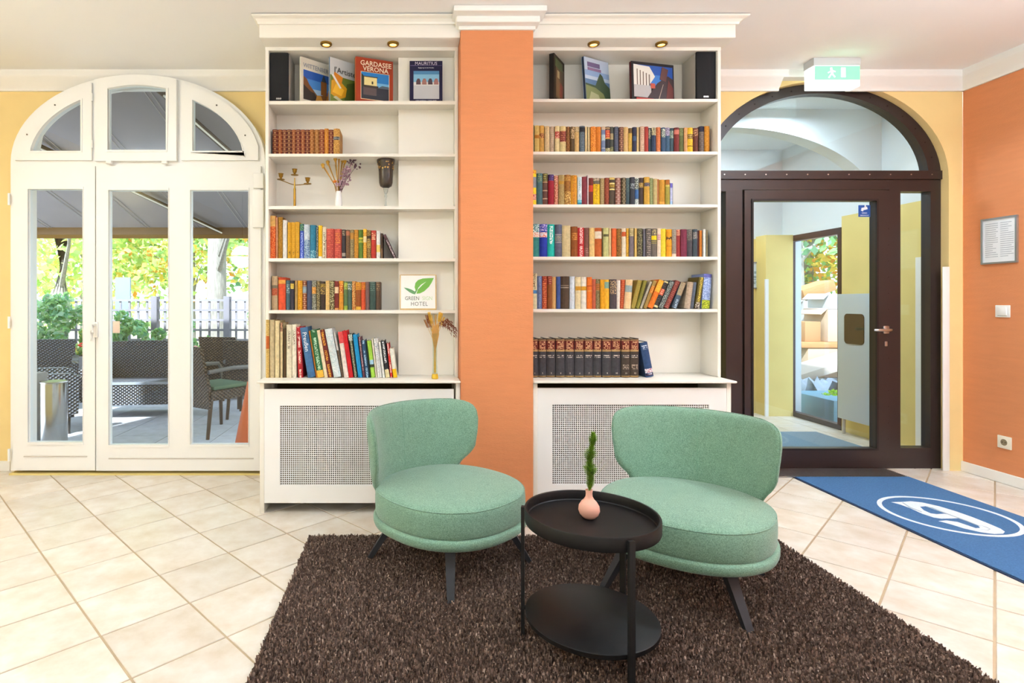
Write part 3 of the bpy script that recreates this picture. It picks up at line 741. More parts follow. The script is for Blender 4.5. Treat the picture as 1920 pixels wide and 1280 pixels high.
# --- right case, second shelf
b1 = [(70, 135, 100, 'a8a680'), (140, 236, 110, 'd8b464', [(.34, .46, 'b8741c')]), (240, 338, 108, 'd2a04a', [(.28, .45, '8c4a2a', 'or', 'd8a858')]), (345, 441, 125, 'dcc090', [], 'rb', 'b89c68'), (447, 541, 130, 'b49c80', [], 'tx', 'c0a88c'), (548, 642, 125, 'e0c890', [(.2, .45, 'b83c30', 'or', 'e0a890')]), (650, 772, 125, 'dfc88c', [(.18, .57, '84302c', 'tx', 'c07850')]),
  (778, 858, 130, '7c4a1e', [], 'rb', 'b88848'), (862, 945, 135, '5c4422', [(0, .45, '7c5c34', 'or', 'e0c090')]), (948, 1040, 135, 'd8b070', [(0, .2, 'd8c090', 'or', '8c6c3c')], 'rb', 'b89050'), (1045, 1147, 122, '58646c', [(.05, .22, '28282c')], 'tx', '707c84'), (1150, 1204, 130, 'e8c890'), (1206, 1263, 135, 'dcc090', [], 'vt', 'c8a870'), (1266, 1371, 135, 'd87418', [], 'or', 'f0a040'), (1374, 1477, 135, 'd88020', [], 'or', 'c06410'),
  (1482, 1560, 135, '7888a8', [(0, .12, 'e0c0a0'), (.3, .52, 'b8ccd0'), (.8, .82, 'e0e4e8')]), (1563, 1656, 135, '26262a', [(.03, .08, 'c8a070'), (.12, .42, 'c83420', 'tx', 'f0a870'), (.42, .46, 'e0a850'), (.8, .97, '8c8458', 'or', 'e0d8b0')]), (1660, 1732, 132, '4a4c44', [(.25, .48, 'a89870'), (.75, .95, '8c8858', 'or', '4a4c44')]), (1740, 1826, 135, '4c5060', [], 'tx', '5c6070')]
n1 = len(b1); grp = 'books on the second right shelf'
list(row(b1, 10.667, 990, 220, 670, zR[1], 'second shelf of right bookcase', group=grp))
b2 = [(22, 105, 135, '6a3c2c', [], 'rb', 'e0a880'), (110, 196, 135, 'e0b878', [], 'rb', 'c89c5c'), (205, 276, 150, 'd0a848', [(0, .2, '6c5024')]), (281, 351, 135, '2e2e48', [(.34, .52, '4c6488')]), (354, 413, 130, 'd8b880'), (420, 502, 125, 'c8a488', [], 'tx', 'd8b8a0'), (512, 581, 125, 'b03c30'), (584, 637, 145, '384854', [(.05, .42, '586458', 'or', 'd8d0b0')]), (641, 724, 145, '34425c', [(0, .3, '8c8468', 'or', 'd8ccA0')]), (731, 817, 135, 'cc6c3c', [], 'tx', 'd88450'),
  (826, 900, 145, '3c5674', [(.05, .38, '7c8c84', 'or', 'e0e0d0')]), (903, 988, 145, '40607c', [(0, .32, '8c809c', 'or', 'd0c4d8')]), (991, 1066, 150, '3c545c', [(.1, .4, '6c8078', 'or', 'b0b8a0')]), (1069, 1166, 145, '7a2826', [(.08, .26, 'd07868')]), (1169, 1251, 150, '646c3c', [(0, .3, '6c7444', 'or', '848c58')]), (1256, 1320, 145, 'dca470'), (1324, 1427, 145, 'e6b41e', [(.25, .43, '7c6030', 'tx', 'e0c070'), (.7, .73, '6c4c18')], 'or', 'eec030'), (1430, 1537, 150, '64301e', [(.05, .32, '64301e', 'or', 'd8a878')]), (1545, 1641, 120, '6c5c54', [(0, .2, '28243c')], 'rb', '948478'), (1650, 1747, 115, 'd4881e', [], 'rb', 'e8b050')]
list(row(b2, 10.105, 1160, 220, 634, zR[1], 'second shelf of right bookcase', start=n1, group=grp))
# --- right case, third shelf
b1 = [(75, 210, 72, 'f0d020', [(0, .1, 'd83020', 'or', 'f0d020'), (.2, .5, '8c9098'), (.68, .85, 'e8a898', 'or', 'a03020')]), (217, 362, 150, '42686c', [(0, .27, '42686c', 'tx', '8c9c60')]), (367, 492, 150, '6a4438', [(0, .25, '54502c', 'tx', 'a09850'), (.25, .29, 'c09870'), (.52, .55, 'd8b898'), (.77, .8, 'd8b898')]), (497, 637, 180, 'a01428', [(0, .2, '34204c', 'tx', '6c4c90')]), (645, 742, 200, 'b05038', [], 'or', 'f4c8a8'), (750, 882, 190, 'b89a60', [(.2, .3, 'c09030')], 'or', '8c7440'), (886, 1042, 185, '8a5418', [(.05, .2, 'c08c3c', 'or', '8a5418'), (.55, .98, '9c6828', 'or', 'e0b868')], 'rb', 'b07828'), (1046, 1197, 195, 'e09a24', [], 'vt', 'b46c14'), (1205, 1306, 245, 'e4eef2', [(.8, .9, '70c0d0'), (.9, 1, '1c8098')], 'vt', '7ca0a8'), (1312, 1435, 230, '86303a'), (1440, 1470, 190, 'f0e0e0'), (1475, 1581, 260, '6c2418', [(.27, .5, 'c84018')]), (1586, 1746, 260, 'f4c414', [(0, .1, 'd0b898', 'or', '5c5448'), (.1, .22, '6c6458')], 'vt', '9c7810'), (1750, 1850, 270, 'a08458', [], 'tx', 'b09868')]
n1 = len(b1); grp = 'books on the third right shelf'
list(row(b1, 12.8, 990, 310, 925, zR[2], 'third shelf of right bookcase', group=grp))
b2 = [(176, 281, 245, '84381f', [], 'rb', 'a85838'), (290, 411, 235, '4a3c2c', [(0, .08, 'e8c870'), (.19, .24, 'f0d888'), (.25, .36, 'b89838', 'or', '6c5018'), (.4, .45, 'f0d888')]), (430, 552, 240, '8c5848', [], 'rb', 'e8c8b8'), (565, 661, 240, '54442c', [], 'rb', 'c8b890'), (663, 747, 245, '46585c', [(0, .5, '46585c', 'or', '5c6c64')]), (755, 861, 230, '34363e', [(.22, .42, '34363e', 'or', 'a0a8a8')]), (865, 951, 250, '5c6c70', [(0, .4, '505850', 'or', 'd8dcd0'), (.42, .75, '3c68a0'), (.77, .97, 'b0b8b4', 'or', 'e8ece8')]), (957, 1062, 240, '40302a', [(.18, .35, 'c09c50', 'or', '40302a')]), (1076, 1197, 225, 'd6a440', [(.2, .33, '504858', 'tx', '8c8080')]), (1201, 1275, 245, '848c5c', [], 'or', '98a070'), (1277, 1366, 265, 'c0ac74'), (1367, 1414, 270, 'b87440'), (1416, 1550, 285, 'c8902c', [(.85, .93, 'f0a848')], 'tx', 'b88020'), (1552, 1652, 285, 'a09038', [(0, .2, 'b06818'), (.2, .27, 'e0c860')]), (1657, 1727, 360, 'd8dcf4', [(0, .2, '7068c8'), (.8, 1, 'a8c8f0')], 'vt', '9898c8')]
list(row(b2, 12, 1120, 310, 868, zR[2], 'third shelf of right bookcase', start=n1, group=grp))
# --- right case, fourth shelf
b1 = [(70, 236, 85, '2c8078', [(0, .25, '48807c', 'or', 'd8e4e0'), (.25, .4, 'e0dccc', 'or', 'd85028')]), (241, 397, 85, '1c34a0', [(0, .22, '4850b0', 'or', 'd8c8e8'), (.25, .4, 'e4dce0', 'or', 'd86030')]), (402, 547, 90, '1cb8a8', [(.05, .6, '1cb8a8', 'vt', 'e8f0ec')]), (550, 690, 95, '585c70', [(.3, .32, 'b8a8a0'), (.34, .52, '8c8878', 'or', '585c70'), (.54, .56, 'b8a8a0')]), (694, 867, 115, 'd0bc8c', [], 'or', 'c4b080'), (871, 1003, 135, '8c4a14', [(.2, .45, '9c5818', 'tx', 'd09040')]), (1006, 1137, 155, 'bc2024', [], 'vt', 'f4c8c0'), (1141, 1237, 155, '7a4c40', [(.7, .9, '7a4c40', 'tx', 'a07868')]), (1241, 1346, 160, 'e4c07c'), (1351, 1492, 160, 'b85a20', [(.12, .37, 'e4d4bc')]), (1520, 1627, 160, 'c0bc7c', [(.22, .3, '54502c')]), (1629, 1687, 165, 'd4b480'), (1691, 1791, 170, 'e0642c'), (1794, 1887, 175, '9c6c28', [], 'or', '5a3a14')]
n1 = len(b1); grp = 'books on the fourth right shelf'
list(row(b1, 10.667, 990, 410, 748, zR[3], 'fourth shelf of right bookcase', group=grp))
b2 = [(70, 152, 165, 'e0d0b4', [(.12, .28, 'c85420')]), (156, 212, 160, 'e8b030', [], 'or', '9c6c1c'), (216, 311, 155, '74686c', [(0, .28, 'a89868', 'tx', 'd0c090')]), (313, 366, 160, 'd8b464', [], 'vt', 'c8a050'), (371, 472, 165, '4a4030', [], 'or', '8c8860'), (476, 527, 170, '68646c'), (531, 639, 165, '58504c', [], 'tx', '9c8c80'), (641, 746, 165, '6a6058', [(.05, .22, '6a6058', 'tx', 'd8c878'), (.25, .4, 'f0d010'), (.44, .46, 'b8a850'), (.5, .52, 'b8a850')]), (749, 816, 165, 'ecd4bc', [(.2, .4, 'e0b0a8', 'tx', 'a06060')]), (818, 917, 170, 'e4cc34', [], 'tx', 'd8bc28'), (920, 1022, 180, 'ec9c14', [(.27, .38, '402010', 'tx', 'e0a040'), (.6, .62, 'b86c10')]), (1030, 1112, 180, 'a09484', [(.88, 1, 'f0d0b8')], 'tx', '7c7064'), (1116, 1192, 185, '9c3430', [(0, .22, 'd89878', 'or', '9c3430')]), (1196, 1311, 180, '7c2c44'), (1316, 1421, 180, '4c484c', [(0, .4, '5c5850', 'or', '78746c')]), (1426, 1511, 180, '404c54', [(.1, .35, '6c6864', 'or', 'b8b0a8')]), (1516, 1549, 200, '4a0c10'), (1551, 1611, 200, 'd07a1c'), (1616, 1676, 175, 'f8f6ee'), (1679, 1716, 195, 'a08c68')]
list(row(b2, 10.105, 1160, 410, 710, zR[3], 'fourth shelf of right bookcase', start=n1, group=grp))
# --- right case, fifth shelf
b1 = [(67, 190, 75, 'd4c8a0', [(0, .45, 'd4c8a0', 'vt', '5c4428'), (.47, .57, '4c80b0')]), (193, 291, 130, '5c6c94', [], 'vt', '7888a8'), (294, 397, 130, 'a83c20', [(.0, .2, '8c2418', 'tx', 'd87848')], 'tx', 'e08450'), (399, 491, 130, '8c4c1c', [(0, .25, '7c1c18', 'tx', 'c08060')]), (494, 575, 145, 'd0a064', [], 'or', 'c09050'), (579, 660, 140, '3c5490'), (663, 838, 135, '4c3826', [(.27, .29, 'a08c78'), (.33, .36, 'b0a090')]), (848, 952, 135, 'd8e0e8'), (958, 1071, 150, 'e4d0a4', [(.29, .42, 'd89c28', 'or', 'b87818')]), (1076, 1186, 150, 'ece4d4', [(.29, .42, 'd89c28', 'or', 'b87818')]), (1191, 1291, 150, 'e4701c', [(.26, .3, 'a8440c'), (.42, .45, 'e89848')]), (1294, 1371, 190, 'b8583c'), (1376, 1456, 190, '6c5c34', [(.15, .37, 'b87030', 'tx', '6c4018')], 'or', '9c9068'), (1461, 1545, 200, 'e09c14'), (1547, 1642, 200, 'ecb02c', [(.08, .3, '7ca090')]), (1651, 1787, 195, '4a4044', [(.05, .5, '4a4044', 'or', 'd0b080')]), (1791, 1865, 215, 'ece0d0')]
n1 = len(b1); grp = 'books on the fifth right shelf'
list(row(b1, 10.667, 990, 505, 788, zR[4], 'fifth shelf of right bookcase', group=grp))
b2 = [(25, 102, 180, 'a8401c', [], 'rb', 'd07848', 58), (108, 243, 180, 'ecc898', [(.2, .43, '98a8a8')], 'tx', 'dcb480', 150), (248, 330, 198, 'a89040', [], 'tx', '8c7830', 385), (335, 402, 202, '7c7428', [], 'vt', '8c8438', 492), (407, 467, 222, 'c0b49c', [], 'or', '8c8070', 605), (472, 543, 207, 'a88848', [(.2, .45, 'd07420', 'tx', 'e8b060')], 'or', '8c6c30', 672), (548, 658, 207, 'e8761c', [(0, .42, 'f4bc40', 'or', 'e89020')], '', '', 775), (663, 752, 217, '2c2828', [(.02, .07, 'd8c890'), (.3, .52, 'd86048', 'tx', 'f0b090'), (.9, .97, 'd8c890')], 'or', '54504c', 885), (757, 852, 222, '3c4444', [], 'or', 'b0b8b0', 985), (857, 962, 222, '7c3830', [], 'tx', 'a05848', 1092), (1010, 1112, 248, '4c5c6c', [(0, .5, 'b09c7c', 'or', '8c7c64')], 'vt', 'b0c4d4', 1190), (1257, 1372, 228, 'b09c84', [], 'rb', 'c0a898', 1325), (1376, 1442, 228, '5c6470', [], '', '', 1440), (1457, 1552, 138, '6c5c24', [(.8, 1, '4c3c34', 'or', 'd8d0c0')], 'vt', 'd8c050', 1545), (1590, 1747, 72, '90a4dc', [(.0, .1, '7070c0'), (.75, 1, '8c9820', 'or', 'd0d840')], 'or', 'c0d0f0', 1635)]
list(row(b2, 10.105, 1160, 505, 740, zR[4], 'fifth shelf of right bookcase', start=n1, group=grp))
# --- right case, encyclopedia on the counter
e = [82, 183, 300, 427, 557, 690, 822, 950, 1072, 1202, 1336, 1462, 1586]
zn = [(.0, .025, '3a2c24'), (.025, .06, '9c7850'), (.06, .285, '6c1c14', 'tx', 'e0b080'), (.285, .335, 'b08c58'), (.41, .49, '3e3c40', 'tx', 'b8aca0'), (.95, .985, '9c7c48')]
b_ = [(e[i]+2, e[i+1]-2, 82+(i*5 % 3), '3e3c40' if i < 10 else '44382e', zn+([(.66, .78, '44382e', 'tx', 'a89888')] if i > 9 else [])) for i in range(12)]
b_ += [(1690, 1800, 140, '2e4a74', [(.06, .2, '2e4a74', 'tx', 'e8ecf4'), (.76, .88, 'f0e8ec', 'or', 'b06878'), (.9, .96, '34203c', 'tx', 'd8d0e0')], '', '', 1598)]
for i, t in enumerate(row(b_, 7.385, 985, 620, 626, zCT, 'counter of right bookcase', d=3.47, group='dark encyclopedia volumes')):
    if i < 12: text(NUM[i], mat('grey gilt print', 'cfc4b4', .5), t, (0, -.0105, .027), (PI/2, 0, 0), name='volume_number')

# ------------------------------------------------------------------ books shown by their covers
def cover_book(label, px, py, d, zbase, wd, ht, th, yaw, cover_hex, art, spine_hex=None, lean=4, roll=0):
    """front cover faces -y before turning; left edge at px, depth d"""
    t = root('picture_book', (PX(px, d), d, zbase+.001), label, 'book', 'picture books on the top shelves')
    t.rotation_euler = (R(-lean), R(roll), R(yaw))
    mc = book_mat(cover_hex); msp = book_mat(spine_hex or cover_hex)
    G().box(0, wd, 0, .003, 0, ht).box(0, wd, th-.003, th, 0, ht).box(0, .003, .003, th-.003, 0, ht, 1).build('cover', [mc, msp], t, local=True)
    box('pages', .003, wd-.004, .003, th-.003, .003, ht-.004, M_page, t, local=True)
    for k, (hexc, poly) in enumerate(art):
        G().poly([(p[0]*wd, p[1]*ht) for p in poly], [], -.0003-.0003*k, 0).build('cover_print', mat('print '+hexc, hexc, .45), t, local=True)
    return t
def rp(x0, y0, x1, y1): return [(x0, y0), (x1, y0), (x1, y1), (x0, y1)]
MT = lambda hx: mat('print '+hx, hx, .5)
TXR = (PI/2, 0, 0)
t = cover_book("tall white picture book with blue sky and church tower photo", 564, 0, 3.535, zL[0], .235, .29, .014, 41, 'f2ead8', [
    ('2458b0', rp(.08, .1, 1, .74)), ('4888d0', rp(.08, .36, 1, .56)), ('a8c4dc', [(.35, .2), (.75, .2), (.75, .38), (.35, .36)]),
    ('7a4a20', [(.08, .1), (1, .1), (1, .3), (.7, .28), (.5, .25), (.36, .36), (.26, .44), (.18, .55), (.08, .6)]),
    ('2c2018', [(.08, .1), (.55, .1), (.42, .28), (.3, .3), (.08, .42)]), ('c08838', [(.45, .12), (.7, .12), (.62, .26), (.5, .25)]),
    ('8a5424', [(.62, .28), (.8, .28), (.8, .58), (.62, .58)]), ('34404c', [(.63, .58), (.79, .58), (.76, .64), (.71, .74), (.66, .64)]), ('b87830', [(.78, .14), (1, .14), (1, .5), (.86, .42)])], lean=0)
text('witt', MT('8890a0'), t, (.12, -.005, .24), TXR, (1.0, 1.15, 1))
t = cover_book("pale grey picture book with yellow painting on its cover", 619, 0, 3.535, zL[0], .205, .288, .016, 39, 'dcdfe0', [
    ('6c7c30', rp(0, 0, 1, .62)), ('4c5c24', [(.5, .1), (1, .1), (1, .6), (.6, .5)]), ('d89c18', [(.03, .2), (.3, .12), (.55, .2), (.6, .4), (.3, .55), (.05, .5)]),
    ('f0bc30', [(.08, .25), (.4, .2), (.5, .35), (.2, .45)]), ('d88418', [(.1, .52), (.4, .46), (.45, .62), (.15, .7)]), ('e8e4dc', [(.05, .62), (.12, .64), (.4, .38), (.34, .36)]), ('b8bc9c', [(.1, .14), (.6, .0), (.8, 0), (.2, .18)])], spine_hex='3c6488', lean=0)
text('art', MT('3a3a34'), t, (.108, -.004, .213), TXR)
t = cover_book("rust red picture book with photo of yellow house by water", 667, 0, 3.535, zL[0], .245, .29, .026, 20, 'b0401c', [
    ('e8c8a0', rp(.13, .1, .9, .7)), ('1c78c0', rp(.145, .115, .885, .69)), ('70b0d8', rp(.145, .36, .885, .48)), ('2c2c38', rp(.145, .115, .885, .37)), ('5c4c4c', rp(.2, .2, .55, .37)),
    ('2c3428', [(.145, .37), (.22, .37), (.22, .6), (.145, .66)]), ('e8d490', rp(.22, .4, .56, .6)), ('3c2c20', rp(.22, .36, .6, .41)), ('4c3828', rp(.21, .585, .58, .605)), ('4c5c68', [(.58, .37), (.885, .37), (.885, .42), (.7, .43)]), ('3c3018', rp(.42, .44, .46, .5))], spine_hex='c87840', lean=0)
text('gard', MT('f4d8b8'), t, (.13, -.006, .253), TXR); text('ver', MT('f4d8b8'), t, (.128, -.006, .219), TXR)
t = cover_book("dark navy picture book with pale beach photo, facing forward", 768, 0, 3.545, zL[0], .206, .268, .014, 0, '221c40', [
    ('d8d4d0', rp(.12, .1, .9, .76)), ('c0c0c4', rp(.12, .1, .9, .42)), ('7cb0d0', rp(.12, .5, .9, .76)), ('4880ac', rp(.12, .68, .9, .76)),
    *[(hx, [(.2+k*.18, .44), (.34+k*.18, .44), (.33+k*.18, .53), (.3+k*.18, .58), (.24+k*.18, .58), (.2+k*.18, .52)]) for k, hx in enumerate(('5c4044', '9c6c64', '4c343c', 'a06c68'))],
    ('8c7cac', rp(.02, .885, .98, .89)), ('8c7cac', rp(.02, .03, .98, .034))], lean=1.5)
text('mau', MT('d8cce0'), t, (.103, -.005, .249), TXR); text('mau2', MT('f0ecf4'), t, (.103, -.005, .222), TXR); text('mau3', MT('e0dcec'), t, (.103, -.005, .015), TXR)
t = cover_book("dark picture book turned edge-on beside the pillar on top shelf", 1039, 0, 3.53, zR[0], .2, .30, .032, 57, '3a3024', [
    ('5c4428', rp(.15, .1, .95, .8)), ('7c5c34', [(.2, .15), (.6, .12), (.55, .5), (.25, .6)]), ('8c3c28', [(.5, .2), (.8, .15), (.85, .45), (.6, .5)]), ('b8a478', rp(.3, .55, .5, .7)), ('4c5830', rp(.1, .75, .8, .92))], spine_hex='1c1814', lean=0)
t.location.x -= .0; 
t = cover_book("picture book with green mountain photo and pale blue sky", 1100, 0, 3.55, zR[0], .235, .285, .02, 33, '8ca4c4', [
    ('b8c8dc', rp(0, .5, 1, 1)), ('8ca8d0', rp(0, .6, 1, .72)), ('5c7ca4', rp(0, .4, 1, .52)), ('40543c', [(0, .05), (1, .05), (1, .4), (.8, .5), (.72, .64), (.62, .7), (.54, .6), (.4, .4), (0, .42)]), ('7c8454', [(0, .0), (.9, 0), (.7, .25), (.4, .35), (0, .38)]), ('a8a880', [(.1, .05), (.6, .02), (.5, .2), (.2, .25)]),
    ('6c5c84', rp(.12, .8, .62, .9)), ('8c6c90', rp(.12, .72, .66, .78))], spine_hex='28344c', lean=2, roll=-3)
t = cover_book("wide dark picture book with white temple columns photo", 1185, 0, 3.54, zR[0], .305, .255, .022, 13, '241c20', [
    ('1c50a8', rp(.05, .4, .97, .93)), ('3878c8', rp(.4, .45, .7, .7)), ('e4e0d8', [(.05, .4), (.4, .42), (.55, .66), (.42, .9), (.05, .93)]),
    *[('7c6c60', rp(.12+k*.07, .42, .145+k*.07, .82-k*.03)) for k in range(5)], ('b8b4b4', rp(.05, .12, .45, .42)), ('382428', [(.35, .1), (.97, .1), (.97, .62), (.85, .7), (.6, .5)]), ('5c3430', [(.66, .6), (.8, .55), (.86, .86), (.72, .92)]), ('6c2c28', [(.8, .12), (.97, .1), (.97, .4), (.86, .6)]), ('b8a090', [(.62, .1), (.635, .1), (.74, .48), (.73, .48)]), ('b02c24', rp(.1, .03, .5, .1)), ('c0523c', rp(.44, .36, .54, .48))], spine_hex='5c1c1c', lean=2)

# cable lying behind the edge-on book
tag(G().tube([(PX(1000, 3.62), 3.62, zR[0]+.004), (PX(1012, 3.62), 3.6, zR[0]+.02), (PX(1030, 3.62), 3.66, zR[0]+.03), (PX(1055, 3.62), 3.67, zR[0]+.012), (PX(1080, 3.62), 3.65, zR[0]+.004)], .004, 6).build('speaker_cable', mat('grey cable', '8c8478', .6)), 'grey speaker cable curling behind picture book on top shelf', 'cable')

# ------------------------------------------------------------------ speakers
def speaker(x0, x1, ztop_px, zb, where):
    z1 = PZ(ztop_px, 3.52)
    t = root('loudspeaker', ((x0+x1)/2, 3.6, zb+.001), 'black-fronted grey bookshelf loudspeaker at %s end of %s top shelf' % where, 'loudspeaker', 'loudspeakers on the top shelves')
    box('cabinet', x0, x1, 3.535, 3.70, zb+.001, z1, mat('grey speaker box', 'a8a29a', .5), t, bev=.002)
    box('front_grille', x0+.001, x1-.001, 3.515, 3.534, zb+.003, z1-.002, mat('black speaker cloth', '15161a', .8, bump=.3, bscale=900), t, bev=.006)
    xm = x0+(x1-x0)*.48; g = G()
    for k in range(3): g.obox((xm-.01+k*.011, 3.5145, zb+.019), .009, .001, .010, Matrix.Rotation(R(18), 3, 'Y'))
    g.build('badge', M_steel, t)
speaker(PX(505, 3.52)+.001, PX(541.5, 3.52), 98.5, zL[0], ('left', 'left')); speaker(PX(1305, 3.52), PX(1342, 3.52), 93.5, zR[0], ('right', 'right'))

# ------------------------------------------------------------------ ornaments
# candle holder
d = 3.58; u = d/F; bx = PX(552.5, d); bz = zL[2]+.001
t = root('candelabrum', (bx, d, bz), 'three-armed brass candle holder on third shelf of left bookcase', 'candle holder')
G().lathe([(.016, 0), (.017, .003), (.008, .012), (.0085, .03), (.008, .1), (.0085, .118), (.0055, .13), (.0035, .18), (.0035, .19)], (bx, d, bz), 14).build('stem', M_brass, t, smooth=True)
tips = []
for px, py in ((527.5, 338), (577.5, 346)):
    tx, tz = PX(px, d), PZ(py, d)
    z0 = PZ(347, d)
    G().tube([(bx, d, z0), (bx+(tx-bx)*.35, d-.004, z0+(tz-z0)*.3), (bx+(tx-bx)*.8, d-.01, z0+(tz-z0)*.75), (tx, d-.012, tz-.002)], .003, 6).build('arm', M_brass, t, smooth=True)
    tips.append((tx, d-.012, tz-.004))
tips.append((bx, d, PZ(330, d)))
for p in tips:
    cpp = G().lathe([(.0, 0), (.005, .001), (.023, .005), (.0245, .008), (.008, .010), (.006, .016), (.013, .026), (.0145, .040), (.018, .044), (.012, .044), (.010, .024), (0, .024)], p, 16).build('candle_cup', M_brass, t, smooth=True)

# white glass vase with dried flowers
d = 3.58; bx = PX(635, d); bz = zL[2]+.001; k = d/F
v_ = tag(G().lathe([(.019, 0), (.022, .003), (.023, .02), (.021, .06), (.017, .095), (.016, .105), (.0145, .105), (.0155, .094), (.0195, .06), (.0215, .02), (.0205, .006), (0, .005)], (bx, d, bz), 20).build('vase', mat('milky glass', 'f2f0f0', .15, spec=.6), smooth=True), 'small white vase of dried flowers on third shelf of left bookcase', 'vase')
bq = root('dried_flowers', (bx, d, bz+.012), 'dried poppy pods and mauve statice in small white vase', 'dried flowers')
rr = random.Random(3)
M_stalk = mat('dry stalk', 'a87c30', .8); M_pod = mat('dry yellow pod', 'c89a3c', .8, var=.3, vscale=80); M_mauve = mat('dry mauve petal', 'b08c98', .9, var=.4, vscale=120); M_dpl = mat('dry plum', '6c5058', .9, var=.4, vscale=120)
for px, py, kind in ((606, 311, 'p'), (615, 305, 'p'), (611, 317, 's'), (630, 301, 'p'), (636, 297, 'p'), (641, 299, 'p'), (646, 301, 'p'), (628, 308, 's'), (663, 299, 'm'), (668, 310, 'm'), (660, 306, 'm'), (649, 318, 'v'), (652, 330, 'v'), (645, 326, 'v'), (643, 341, 'v'), (648, 344, 'v'), (638, 347, 'v'), (655, 322, 'v'), (629, 342, 'o')):
    tx, tz = PX(px, d), PZ(py, d); ty = d+rr.uniform(-.03, .03)
    st = G().tube([(bx+rr.uniform(-.004, .004), d, bz+.012), (bx+(tx-bx)*.25, d+(ty-d)*.3, bz+.012+(tz-bz)*.5), (tx, ty, tz)], [.0012, .0014, .0016] if kind != 'p' else [.0015, .003, .0055], 5).build('stalk', M_stalk if kind in 'spo' else M_dpl, bq)
    if kind == 'p': G().lathe([(0, -.022), (.004, -.016), (.009, -.006), (.0125, .001), (.012, .008), (.006, .012), (0, .013)], (tx, ty, tz), 8).build('pod', M_pod, st, smooth=True)
    elif kind == 'o': G().lathe([(0, -.009), (.010, -.005), (.013, .001), (.009, .008), (0, .010)], (tx, ty, tz), 8).build('blossom', mat('dry orange', 'd0782c', .8), st, smooth=True)
    elif kind in 'mv':
        g = G()
        for q in range(16 if kind == 'v' else 11):
            c_ = Vector((tx+rr.gauss(0, .011), ty+rr.gauss(0, .009), tz+rr.gauss(0, .011))); r_ = rr.uniform(.004, .0085)
            g.lathe([(0, -r_), (r_*.8, -r_*.5), (r_, .0), (r_*.7, r_*.6), (0, r_)], c_, 5)
        tag(g.build('blossom', M_mauve if kind == 'v' else M_dpl, st), kind='stuff')

# dark mottled goblet
d = 3.585; bx = PX(723.5, d); bz = zL[2]+.001; k = d/F
t = root('goblet_vase', (bx, d, bz), 'dark brown and gold mottled goblet on clear glass stem', 'goblet')
M_gob = mat('mottled dark glass', '33261c', .3, var=.9, vscale=45, spec=.6)
zz = lambda py: PZ(py, d)-bz
G().lathe([(0, zz(352)), (.02, zz(352)), (.036, zz(349)), (.043, zz(343)), (.044, zz(332)), (.045, zz(322)), (.049, zz(312)), (.056, zz(305)), (.058, zz(301)), (.056, zz(299)), (.052, zz(300)), (.047, zz(310)), (.041, zz(325)), (.038, zz(343)), (0, zz(348))], (bx, d, bz), 28).build('bowl', M_gob, t, smooth=True)
g = G(); rr = random.Random(5)
for i in range(46):
    a = rr.uniform(0, 2*PI); z_ = zz(rr.uniform(304, 318)); r_ = .0535 if z_ > zz(309) else .049
    g.obox((bx+r_*math.cos(a), d+r_*math.sin(a), bz+z_), .003, .008, .006, Matrix.Rotation(a, 3, 'Z'))
tag(g.build('gold_flakes', M_gold, t), kind='stuff')
M_gl2 = mat('clear stem glass', 'e6ecea', .06, spec=.6); M_gl2.node_tree.nodes['Principled BSDF'].inputs['Transmission Weight'].default_value = .85
G().lathe([(0, 0), (.036, 0), (.036, .003), (.012, .008), (.007, .02), (.006, .06), (.010, .075), (.006, .088), (.012, .1), (.016, zz(353)), (0, zz(352.5))], (bx, d, bz), 20).build('stem', M_gl2, t, smooth=True)

# sign with a leaf
d = 3.56; x0, x1 = PX(750, d), PX(818.5, d); bz = zL[4]+.001; hh = (580-513.5)*d/F
t = root('sign_plaque', ((x0+x1)/2, d, bz), 'square white sign with green leaf emblem on fifth left shelf', 'sign'); t.rotation_euler = (R(-5), 0, 0)
W2 = (x1-x0)/2
box('board', -W2, W2, .0, .018, 0, hh, mat('pale plywood edge', 'd8b478', .6, var=.2, vscale=30), t, local=True)
box('face', -W2+.005, W2-.007, -.0012, 0, .009, hh-.005, mat('sign white', 'f8f7f3', .5), t, local=True)
def lf(pts, hexc, nm, k):
    G().poly([(-W2+(a-1270)/345*2*W2, (545-b)/335*hh) for a, b in pts], [], -.0012-.0003*k, -.001).build(nm, mat('leaf '+hexc, hexc, .5), t, local=True)
lf([(1305, 333), (1345, 340), (1385, 355), (1412, 372), (1422, 345), (1445, 305), (1440, 345), (1425, 375), (1412, 398), (1390, 393), (1360, 378), (1330, 355)], '6aa06c', 'leaf_emblem', 1)
lf([(1420, 368), (1408, 330), (1415, 290), (1440, 262), (1485, 247), (1540, 243), (1590, 242), (1570, 285), (1545, 325), (1500, 368), (1460, 388), (1424, 392), (1440, 350), (1480, 310), (1520, 275), (1470, 305), (1435, 345)], '74b44a', 'leaf_emblem', 2)
text('green', mat('sign dark green', '5c6c5c', .6), t, (-.0385, -.0016, hh*(545-437)/335), TXR, (.86, 1.0, 1)); text('sign', mat('sign pale green', 'c4dcae', .6), t, (.0575, -.0016, hh*(545-437)/335), TXR, (.86, 1.0, 1)); text('hotel', mat('sign grey', '74746c', .6), t, (.006, -.0016, hh*(545-490)/335), TXR, (.95, 1.1, 1))

